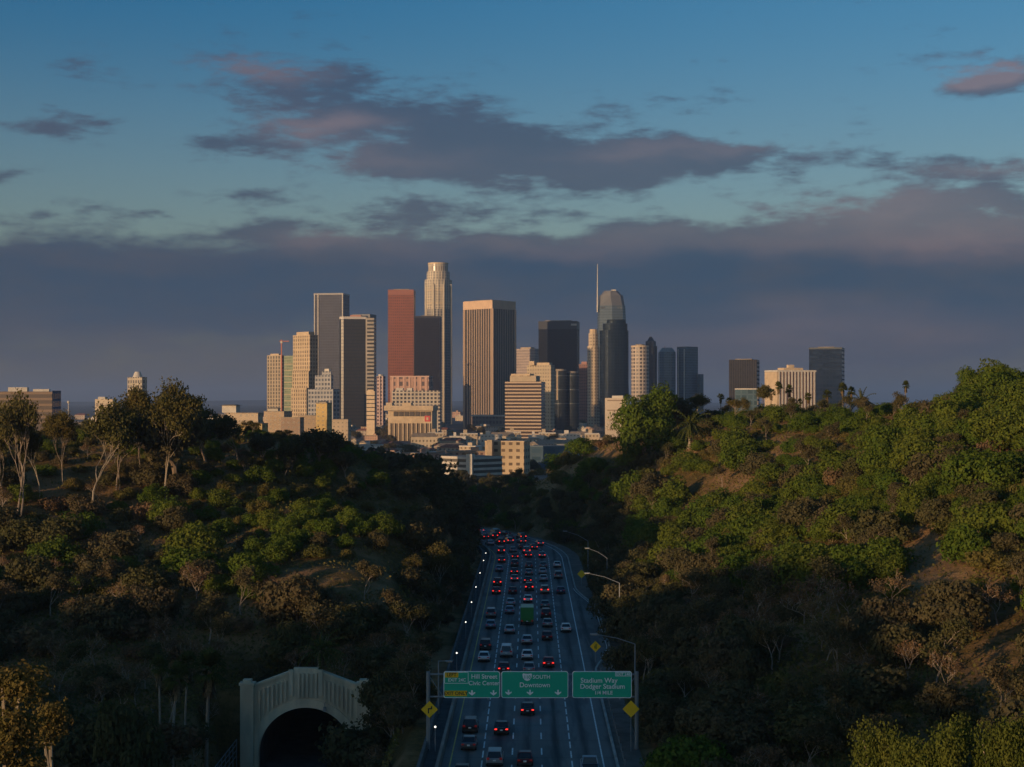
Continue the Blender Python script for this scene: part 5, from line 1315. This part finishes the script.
    P = [Vector(((px - 512) * m, d + yy)) for px, yy in ((597.8, 40), (597.8, 4), (600, 0), (613, -4), (627, 0), (630.5, 5), (630.5, 40))]
    T = [Vector(((px - 512) * m, d + yy)) for px, yy in ((598.4, 38), (598.4, 6), (600, 2), (612, -2), (622.5, 1), (625.5, 6), (625.5, 38))]
    b = Building('tower', 'grey-blue glass tower with a curved crown and a tall thin spire', 'skyscraper', P, d)
    gl = fc('f_sail', (.12, .15, .19), (.14, .18, .22), 2.2, 4.0, .8, .75, .12, .6, .4, .3, .2)
    b.part('glass_wall', P, 305.5, None, gl, top=T); T2 = [Vector((p.x + (.5 if p.x < (610 - 512) * m else -1.2) * m * (1.3), p.y)) for p in T]
    b.part('crown', shrink(T, .96), 295, 305.5, mat('sail_crown', (.10, .105, .12), .5), top=shrink(T2, .93)); b.part('crown_tip', shrink(T2, .86), 290.5, 295, mat('sail_tip', (.12, .12, .13), .5), top=[Vector((p.x + 3.0 * m if p.x < (606 - 512) * m else p.x - 3.5 * m if p.x > (618 - 512) * m else p.x, p.y)) for p in shrink(T2, .8)])
    b.bars('sign_band', T[2] - Vector((0, 1.2)), T[4] - Vector((0, 1.2)), 8, 4.2, 1.0, b.z(308.6), b.z(306.8), mat('band_dim', (.09, .1, .11), .4)); b.mast('spire', 597.6, 312, 264, M['white_wall'], 1.7, 2, None, .5); b.box('roof_light', 614, 290.5, 9, 4, 2.4, M['white_wall'], dy=14)
    # dark curved glass tower before it
    d = 2450; P = rpoly(615, 14.6, d, 28, .6); b = Building('tower', 'dark blue curved glass tower standing before the spire tower', 'skyscraper', P, d)
    dk = fc('f_dark_curve', (.008, .017, .032), (.010, .022, .040), 2.6, 3.8, .8, .7, .10, .5); b.part('glass_wall', P, 330, None, dk); b.part('upper_tier', rpoly(616, 12.4, d + 5, 28, .6), 323, 330, dk); b.part('crown', rpoly(617, 9.5, d + 8, 28, .6), 319, 323, dk)
    # cluster to the right
    d = 2300; P = rpoly(640.8, 9.0, d, 24); b = Building('tower', 'round cream tower of stacked window rings right of the dark curved glass tower', 'skyscraper', P, d)
    b.part('facade', P, 347, None, fc('f_ring', (.52, .43, .35), (.09, .08, .085), 4.0, 4.3, .62, .6)); b.part('rim', shrink(P, 1.02), 345.4, 347, M['cream_wall']); b.part('roof_plant', shrink(P, .5), 344, 345.4, M['roof_grey'])
    d = 2600; P = rpoly(651.3, 6.4, d, 20); b = Building('tower', 'dark round-shouldered tower with a small dome behind the round cream one', 'skyscraper', P, d)
    b.part('shaft', P, 346, None, fc('f_dark_round', (.028, .032, .045), (.024, .028, .04), 3, 4, .6, .6)); b.part('shoulder', shrink(P, .82), 341, 346, mat('dark_round', (.032, .034, .045), .5)); b.part('dome', shrink(P, .6), 336.5, 341, mat('dark_dome', (.03, .032, .042), .5), top=shrink(P, .2))
    d = 3050; P = [Vector(((px - 512) * d / F, d + yy)) for px, yy in ((659.5, 36), (659.5, 4), (664, 0), (672, 0), (676, 6), (676, 36))]; b = Building('tower', 'pale blue glass tower with a rounded top, left of the tower with pale stripes', 'skyscraper', P, d)
    b.part('glass_wall', P, 352, None, fc('f_blue1', (.13, .17, .21), (.10, .145, .18), 3, 4, .7, .65, .15, .4)); b.part('rounded_top', shrink(P, .97), 347.5, 352, mat('blue_top', (.2, .22, .23), .4), top=shrink(P, .6)); b.mast('crane_mast', 665, 352, 345.5, M['steel_red'], .7)
    d = 3050; P = cpoly(677, 686, 698, d, 48); b = Building('tower', 'pale blue glass tower with two bright upright stripes', 'skyscraper', P, d)
    b.part('glass_wall', P, 346.5, None, fc('f_blue2', (.10, .14, .18), (.08, .12, .15), 3, 4, .7, .65, .15, .4)); b.bars('stripe', P[0], P[1], 3, 2.6, 2.0, 0, b.z(349), M['white_wall'], (1,)); b.part('low_wing', cpoly(697, 700, 703.5, d + 10, 48), 374, None, fc('f_blue3', (.12, .15, .165), (.09, .12, .135), 3, 4, .7, .65))
    # the three blocks at right
    d = 1900; p = cpoly(729, 757, 759.5, d, 8, 30); b = Building('office_block', 'dark brown office block standing alone right of the towers', 'building', p, d)
    b.part('facade', p, 359.5, None, fc('f_brown_blk', (.024, .023, .029), (.018, .019, .026), 3, 4, .6, .55)); b.bars('rib', p[0], p[1], 12, .7, .8, 0, b.z(360), mat('rib_brown', (.03, .028, .033), .6)); b.part('roof_plant', shrink(p, .6), 358.6, 359.5, M['roof_grey'])
    d = 1400; p = cpoly(735, 757, 758.5, d, 5, 24); b = Building('office_block', 'low teal glass block in front of the dark brown office block', 'building', p, d)
    b.part('glass_wall', p, 389.5, None, fc('f_teal', (.09, .14, .165), (.07, .12, .15), 4, 4, .75, .7, .12, .4)); b.part('parapet', shrink(p, 1.02), 388.4, 389.5, M['white_wall'])
    d = 1600; p = cpoly(768.5, 777.5, 818, d, 30, None); f = R(14); C = Vector(((777.5 - 512) * d / F, d)); L2 = 40.5 * d / F / math.cos(f) * .995
    bvec = Vector((math.cos(f), math.sin(f))) * L2; avec = Vector((-math.sin(f) * 0 - 9 * d / F, 22)); p = [C + avec, C, C + bvec, C + avec + bvec]
    b = Building('office_block', 'office block with tall white columns over reddish windows', 'building', p, d)
    b.part('facade', p, 371.5, None, mat('red_window', (.14, .075, .065), .3)); b.part('cornice', shrink(p, 1.02), 370, 371.8, M['white_wall']); b.part('side_wall', [q + Vector((-.5, -.3)) for q in (p[0], p[1], p[1] + bvec * .05, p[0] + bvec * .05)], 372, None, M['cream_wall'])
    b.bars('column', p[1], p[2], 12, 1.6, 1.4, 0, b.z(371.6), M['white_wall']); pp = shrink(p, .5); b.part('penthouse', pp, 367.6, 370, M['cream_wall']); b.part('lift_tower', shrink(p, .15), 364.5, 367.6, M['cream_wall'])
    d = 1900; p = cpoly(809, 842, 844.5, d, 8, 34); b = Building('office_block', 'dark teal glass office block, rightmost on the skyline', 'building', p, d)
    b.part('facade', p, 349, None, fc('f_teal_dk', (.006, .019, .050), (.007, .022, .056), 3, 4, .8, .65, .15, .3)); b.part('parapet', shrink(p, 1.006), 347.3, 349, mat('teal_cap', (.035, .045, .05), .5)); b.part('roof_plant', shrink(p, .5), 346.4, 347.3, M['roof_grey'])
    # white box behind the nose of the right hill
    d = 1100; p = cpoly(605, 626, 629, d, 14, 18); b = Building('office_block', 'plain whitish box building behind the nose of the right hill', 'building', p, d)
    b.part('facade', p, 398, None, fc('f_white_box', (.58, .48, .38), (.36, .27, .2), 40, 5.5, .94, .12)); b.part('roof_plant', cpoly(612, 623, 625, d + 4, 14, 8), 395.6, 398, M['white_wall'])
    # hall with the red sign, white gridded hotel, pink block
    d = 1990; p = cpoly(390, 429, 433, d, 12, 24); b = Building('office_block', 'pinkish block with a dark bay behind the white gridded block', 'building', p, d)
    b.part('facade', p, 377, None, fc('f_pinkblk', (.47, .29, .22), (.13, .10, .10), 7, 7, .5, .62)); b.bars('pier', p[0], p[1], 7, 2.4, 1.2, 0, b.z(377), mat('pink_pier', (.50, .31, .24), .8)); b.part('parapet', shrink(p, 1.01), 375.8, 377, mat('pink_cap', (.50, .33, .26), .8))
    d = 1900; p = cpoly(392, 440, 441.5, d, 10, 22); b = Building('hotel', 'white gridded block with deep window cells, lit at its left end', 'building', p, d)
    b.part('facade', p, 390.5, None, fc('f_hotel', (.58, .50, .40), (.06, .06, .075), 3.4, 3.6, .6, .6)); b.part('roof_plant', cpoly(396, 403, 404, d + 6, 10, 8), 388, 390.5, M['white_wall']); b.part('roof_plant', cpoly(407, 412, 413, d + 6, 10, 8), 388, 390.5, M['white_wall'])
    d = 1730; p = cpoly(388, 432, 437, d, 10, 30); b = Building('hall', 'broad cream hall with an overhanging roof, colonnade and a red square sign', 'building', p, d)
    b.part('wall', p, 410.5, None, M['cream_wall']); b.part('roof', shrink(cpoly(384, 433, 438, d - 6, 10, 40), 1.0), 405.6, 410.6, M['cream_wall'], M['white_wall']); b.part('roof_hump', cpoly(386, 392, 394, d, 10, 16), 402.6, 405.6, M['cream_wall']); b.part('roof_hump', cpoly(402, 411, 413, d, 10, 16), 402.8, 405.6, M['cream_wall'])
    dv = (p[1] - p[0]).normalized(); nrm = Vector((dv.y, -dv.x))
    b.bars('opening', p[0] + dv * 6 + nrm * .3, p[1] - dv * 1 + nrm * .3, 7, 5.2, .6, b.z(416.3), b.z(411.6), mat('opening_dark', (.045, .03, .022), .5)); b.bars('colonnade', p[0] + nrm * 1, p[1] + nrm * 1, 10, 1.2, 1.2, 0, b.z(423.2), M['cream_wall'])
    b.bars('recess_shade_panel', p[0] + nrm * .2, p[1] + nrm * .2, 1, (p[1] - p[0]).length - 3, .3, 0, b.z(423.4), mat('recess_shade', (.16, .12, .085), .8))  # flat panel behind the columns, the shade there painted as brown
    q = p[0] + (p[1] - p[0]) * .90 + nrm * .5; b.bars('red_sign', q - dv, q + dv, 1, 6.2, .5, b.z(421.6), b.z(415.8), mat('red_sign', (.50, .05, .05), .6)); b.bars('sign_emblem', q - dv + nrm * .4, q + dv + nrm * .4, 1, 2.4, .3, b.z(420.0), b.z(417.4), M['cream_wall'])
    # left: hospital-like banded block, round-topped tower and others
    d = 1000; p = cpoly(-30, 52, 60.5, d, 16, 20); b = Building('office_block', 'wide office block with cream floor bands and a blue end wall at far left', 'building', p, d)
    b.part('facade', p, 391.5, None, mat('band_window', (.11, .085, .07), .3)); b.bands('floor_band', p, [b.z(y) for y in (394.3, 400.2, 406, 412, 418, 424)], 1.5, mat('band_tan', (.22, .155, .11), .8), 1.006)
    b.part('end_wall', [q + Vector((.4, -.1)) for q in (p[1] + (p[2] - p[1]) * .02, p[2], p[2] + (p[0] - p[1]) * .01, p[1] + (p[2] - p[1]) * .02 + (p[0] - p[1]) * .01)], 390.5, None, fc('f_blue_end', (.06, .10, .17), (.05, .085, .14), 3, 4, .7, .7)); b.part('penthouse', cpoly(8, 27, 29, d + 8, 12, 6), 387.2, 391.5, M['white_wall']); b.part('penthouse', cpoly(33, 49, 50.5, d + 8, 12, 6), 389, 391.5, M['white_wall'])
    d = 900; p = cpoly(-30, 24, 27, d, 10, 18); b = Building('office_block', 'cream block with upright dark window slots before the banded office block', 'building', p, d)
    b.part('facade', p, 411, None, fc('f_slots', (.52, .42, .30), (.12, .09, .07), 2.2, 7.5, .5, .6)); b.part('cornice', shrink(p, 1.01), 409.8, 411, M['cream_wall'])
    d = 1800; p = cpoly(127.5, 142, 147, d); b = Building('tower', 'slim gridded tower with a rounded white top at left', 'skyscraper', p, d)
    b.part('facade', p, 377, None, fc('f_slim_grid', (.48, .41, .31), (.12, .11, .11), 3.6, 4.6, .55, .6)); P = rpoly(136.5, 5, d + 8, 16); b.part('rounded_top', P, 371.5, 377, M['white_wall'], top=shrink(P, .55))
    d = 1500; p = cpoly(95, 113, 117, d, 20); b = Building('office_block', 'small cream block left of the round-topped slim tower', 'building', p, d)
    b.part('facade', p, 399, None, fc('f_small_cream', (.54, .44, .32), (.25, .2, .15), 4, 5, .5, .5)); b.part('roof_plant', cpoly(98, 105, 107, d + 6, 20, 8), 396.8, 399, M['white_wall'])
    mp = W(68.5, 402, 1600); b0 = empty('radio_mast', (mp.x, mp.y, 0), 'tiny white mast on the skyline right of the banded office block', 'mast')
    mb = MB(); mb.tube([(0, 0, 0), (0, 0, mp.z)], [.7, .4], 5); mb.build('mast', M['white_wall'], b0); mb = MB(); mb.sphere((0, 0, mp.z), 1.6, 8, 5); mb.build('dish_head', M['white_wall'], b0)
    # tan school-like buildings behind the left hill
    for (pl, pc, pr, yt, d, lab, nm, extra) in ((226, 258, 263, 413.5, 950, 'tan flat-roofed building with small windows on the left hill crest', 'office_block', (222, 236, 240, 405.5)), (196, 224, 228, 417, 980, 'long low whitish building behind the flat-topped pine', 'office_block', None), (160, 186, 190, 432, 760, 'cream house with a flat roof among the left hilltop trees', 'house', None),
          (264, 284, 292, 412, 1250, 'tan stepped building below the leftmost tan tower', 'office_block', (268, 278, 280, 408.5)), (281, 300, 304, 418, 1120, 'shaded brown low building below the cream stepped tower', 'office_block', None), (298, 318, 322, 416, 1300, 'long tan low building below the pale gridded block', 'office_block', None),
          (316, 327, 332, 403.5, 1220, 'bright ochre block below the pale gridded block', 'office_block', (319, 326, 328, 402)), (332, 348, 351, 420, 1350, 'low cream block left of the dark glass tower foot', 'office_block', None), (241, 262, 268, 424, 760, 'brown low house with pale gable left of the ochre block', 'house', None)):
        p = cpoly(pl, pc, pr, d, 18); b = Building(nm, lab, 'building', p, d)
        k = random.choice([(.40, .29, .19), (.36, .26, .17), (.44, .34, .24)])
        if 'whitish' in lab: k = (.6, .54, .46)
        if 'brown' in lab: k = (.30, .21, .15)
        if 'ochre' in lab: k = (.52, .36, .14)
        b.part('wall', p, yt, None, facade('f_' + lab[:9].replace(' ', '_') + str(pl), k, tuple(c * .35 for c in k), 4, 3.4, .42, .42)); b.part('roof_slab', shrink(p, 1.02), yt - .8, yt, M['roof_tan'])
        if extra:
            q = cpoly(extra[0], extra[1], extra[2], d + 6, 18, 8); b.part('roof_pavilion', q, extra[3], yt - .8, M['white_wall']); b.part('pavilion_roof', shrink(q, 1.35), extra[3] - 1, extra[3], M['roof_tan'], top=shrink(q, .7))
    # valley foreground: apartments and parking structure
    d = 950; p = cpoly(485, 524, 530, d, 14, 16); b = Building('apartment_block', 'tan apartment block with rows of dark windows above the white parking structure', 'building', p, d)
    b.part('facade', p, 442, None, fc('f_apts', (.56, .42, .27), (.14, .10, .07), 3.4, 3.3, .5, .42)); b.part('parapet', shrink(p, 1.015), 441, 442, M['cream_wall']); b.part('stair_tower', cpoly(487, 492, 494, d - 2, 14, 5), 439.8, None, M['tan_wall'])
    d = 860; p = cpoly(441, 474, 502, d, 30, 22); b = Building('parking_structure', 'white open parking structure of stacked decks in the valley', 'building', p, d)
    b.part('decks', p, 457, None, mat('deck_dark', (.10, .085, .07), .8)); b.bands('deck_band', p, [b.z(y) for y in (459.5, 465.0, 470.5, 476)], 1.35, M['white_wall'], 1.012); b.part('stair_tower', cpoly(466, 472, 475, d - 2, 30, 5), 454, None, M['white_wall'])
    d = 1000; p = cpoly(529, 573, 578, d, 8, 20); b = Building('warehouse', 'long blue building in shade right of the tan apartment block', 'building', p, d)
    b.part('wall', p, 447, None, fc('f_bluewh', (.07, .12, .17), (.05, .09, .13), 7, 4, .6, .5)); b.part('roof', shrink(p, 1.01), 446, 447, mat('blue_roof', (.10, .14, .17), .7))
    d = 1040; p = cpoly(557, 590, 600, d, 8, 20); b = Building('warehouse', 'white-roofed grey building at the foot of the right hill nose', 'building', p, d)
    b.part('wall', p, 446, None, fc('f_greywh', (.24, .23, .22), (.10, .1, .1), 6, 4, .5, .4)); b.part('roof', shrink(p, 1.01), 445, 446, M['white_wall'])
    # grey roofed shed and wall on the right hilltop
    p0 = W(678, 408, 520); g = hz(p0.x, p0.y); p = cpoly(660, 690, 693, 520, 8, 8); b = Building('shed', 'grey flat-roofed shed on the right hilltop beside a white post', 'shed', p, 520, g - 1)
    b.part('wall', p, 408, None, mat('shed_grey', (.26, .26, .27), .8)); b.part('roof', shrink(p, 1.08), 406.6, 408, mat('shed_roof', (.32, .32, .33), .8)); b.part('door', [q + Vector((0, -.05)) for q in (p[0] + (p[1] - p[0]) * .4, p[0] + (p[1] - p[0]) * .55, p[0] + (p[1] - p[0]) * .55 + Vector((0, .04)), p[0] + (p[1] - p[0]) * .4 + Vector((0, .04)))], 410, None, mat('shed_door', (.5, .48, .45), .7))
    q = W(687, 404, 505); g = hz(q.x, q.y); r = empty('white_post', (q.x, q.y, g), 'white bent post on the right hilltop beside the grey shed', 'post')
    mb = MB(); mb.tube([(0, 0, -.3), (0, 0, 3), (-.4, 0, 4.4), (.5, 0, 5.2)], .22, 6); mb.build('pole', M['white_wall'], r)
    a, c = W(757, 408, 600), W(852, 406, 600); g = hz((a.x + c.x) / 2, 600)
    r = empty('fence', ((a.x + c.x) / 2, 600, g), 'long pale fence in front of the office block with white columns', 'fence')
    n = 24
    for i in range(n + 1):
        if i == 0: mb = MB(); mb.box((0, 0, 1.2), (.5, .5, 3.0)); me = mb.mesh('post', [M['cream_wall']])
        o = bpy.data.objects.new('post', me); link(o, r); o.location = ((i / n - .5) * (c.x - a.x), 0, 0)
    for zz in (1.0, 2.2):
        mb = MB(); mb.box((0, 0, zz), (c.x - a.x, .2, .5)); mb.build('rail', M['cream_wall'], r)
downtown()
# ------------------------------------------------------------------ the flat district between
def district():
    pal = [(.52, .42, .30), (.46, .36, .25), (.56, .48, .38), (.34, .27, .21), (.58, .52, .45), (.40, .25, .18)]
    WM = [facade('f_low%d' % i, c, tuple(q * .28 for q in c), 4.2, 3.3, .42, .42) for i, c in enumerate(pal)]
    RM = [M['roof_tan'], M['roof_grey'], M['white_wall'], M['roof_red']]
    protos = []
    for i in range(14):
        g = random.Random(i); w, dp, h = g.uniform(14, 34), g.uniform(10, 16), g.uniform(5.5, 10.5)
        mb = MB(); pl = [Vector((-w / 2, -dp / 2)), Vector((w / 2, -dp / 2)), Vector((w / 2, dp / 2)), Vector((-w / 2, dp / 2))]
        mb.prism([tuple(q) for q in pl], 0, h, 0, 1); parts = [('wall', mb.mesh('low_wall', [WM[i % 6], RM[i % 4]]))]
        mb = MB()
        if i % 3 == 0:
            e = .5; A = [(-w / 2 - e, -dp / 2 - e, h), (w / 2 + e, -dp / 2 - e, h), (w / 2 + e, dp / 2 + e, h), (-w / 2 - e, dp / 2 + e, h)]; B, C = (-w / 2 + 3, 0, h + 2.6), (w / 2 - 3, 0, h + 2.6)
            mb.face([A[0], A[1], C, B]); mb.face([A[2], A[3], B, C]); mb.face([A[1], A[2], C]); mb.face([A[3], A[0], B]); parts.append(('roof', mb.mesh('hip_roof', [M['roof_red'] if i % 2 else M['roof_tan']])))
        else:
            mb.prism([tuple(q) for q in shrink(pl, 1.03)], h + .01, h + .8, 0, 0); parts.append(('roof', mb.mesh('flat_roof', [RM[(i + 1) % 3]])))
            mb = MB(); mb.box((g.uniform(-w / 4, w / 4), 0, h + 2.0), (g.uniform(3, 6), 4, 2.4)); parts.append(('roof_plant', mb.mesh('roof_box', [WM[i % 6]])))
        protos.append(parts)
    def low(i, x, y, rz, label, group, s=1.0, sz=1.0):
        r = empty('low_building', (x, y, -.3), label, 'building', group, rz); r.scale = (s, s, s * sz)
        for pn, me in protos[i]: link(bpy.data.objects.new(pn, me), r)
    # the long row of pale flats across the middle
    for i in range(17):
        px = 424 + i * 11.2; d = 1480 + (i % 3) * 35
        low((0, 1, 2, 4, 7, 8, 10)[i % 7], (px - 512) * d / F, d, R(random.uniform(-8, 8)), 'pale low block in the long row crossing the view below the towers', 'row of pale blocks below the towers', .8, 1.75)
    for i in range(10):
        px = 338 + i * 10; d = 1180 + (i * 37 % 5) * 45
        low(i % 14, (px - 512) * d / F, d, R(random.uniform(-20, 20)), 'low house with pale or red roof in the dip left of the parking structure', 'houses in the dip', .6)
    k = 0; tries = 0
    while k < 270 and tries < 9000:
        tries += 1; px = random.uniform(60, 700); d = 1010 + 3200 * random.random() ** 1.7; x = (px - 512) * d / F
        if not seen(x, d, 9): continue
        low(random.randrange(14), x, d, R(random.choice((-38, 52, 10, -20)) + random.uniform(-4, 4)), 'small low building scattered over the flat district around the towers', 'low buildings of the district', random.uniform(.42, .85) * (1 + d / 5000)); k += 1
    # trees of the district
    k = 0; tries = 0
    while k < 190 and tries < 5000:
        tries += 1; px = random.uniform(60, 700); d = 760 + 2300 * random.random() ** 1.5; x = (px - 512) * d / F
        if d < 840 and not (430 < px < 620): continue
        if not seen(x, d, 7): continue
        plant(('dark', 'dark', 'olive')[k % 3], (x, d, -.4), random.uniform(.9, 1.7) * (1 + d / 5000), 'dark tree among the low buildings of the flat district', 'district_tree', 'tree', 'trees of the flat district'); k += 1
    print('DISTRICT', k)
    # far hills on the horizon
    mb = MB(); n = 90; pts = []
    for i in range(n + 1):
        x = -9000 + 18000 * i / n; h = 8 + 22 * float(vnoise(np.array([i / 7.0]), np.array([0.3]), 3)[0]) + 25 * float(vnoise(np.array([i / 2.3]), np.array([1.3]), 4)[0]); pts.append((x, h * (1.0 if x < 500 else .75)))
    for (a, ha), (b_, hb) in zip(pts[:-1], pts[1:]):
        mb.face([(a, 15000, -5), (b_, 15000, -5), (b_, 16400, hb), (a, 16400, ha)]); mb.face([(a, 16400, ha), (b_, 16400, hb), (b_, 18500, -5), (a, 18500, -5)])
    o = mb.build('far_hills', mat('far_hill', (.07, .06, .05), .9, var=.3, vscale=.002)); tag(o, kind='structure')
district()
# ------------------------------------------------------------------ the air
def air():
    m = bpy.data.materials.new('evening_haze'); m.use_nodes = True; t = NT(m.node_tree); t.n.clear()
    out = t.new('ShaderNodeOutputMaterial'); v = t.new('ShaderNodeVolumePrincipled')
    v.inputs['Color'].default_value = (.72, .80, .95, 1); v.inputs['Density'].default_value = HAZE; v.inputs['Anisotropy'].default_value = .55
    t.l.new(v.outputs[0], out.inputs['Volume'])
    mb = MB(); mb.box((0, 17000, 160), (60000, 45000, 350))
    o = mb.build('haze', m); tag(o, kind='stuff'); o['label'] = 'thin evening haze over the valley and the city'
if HAZE: air()
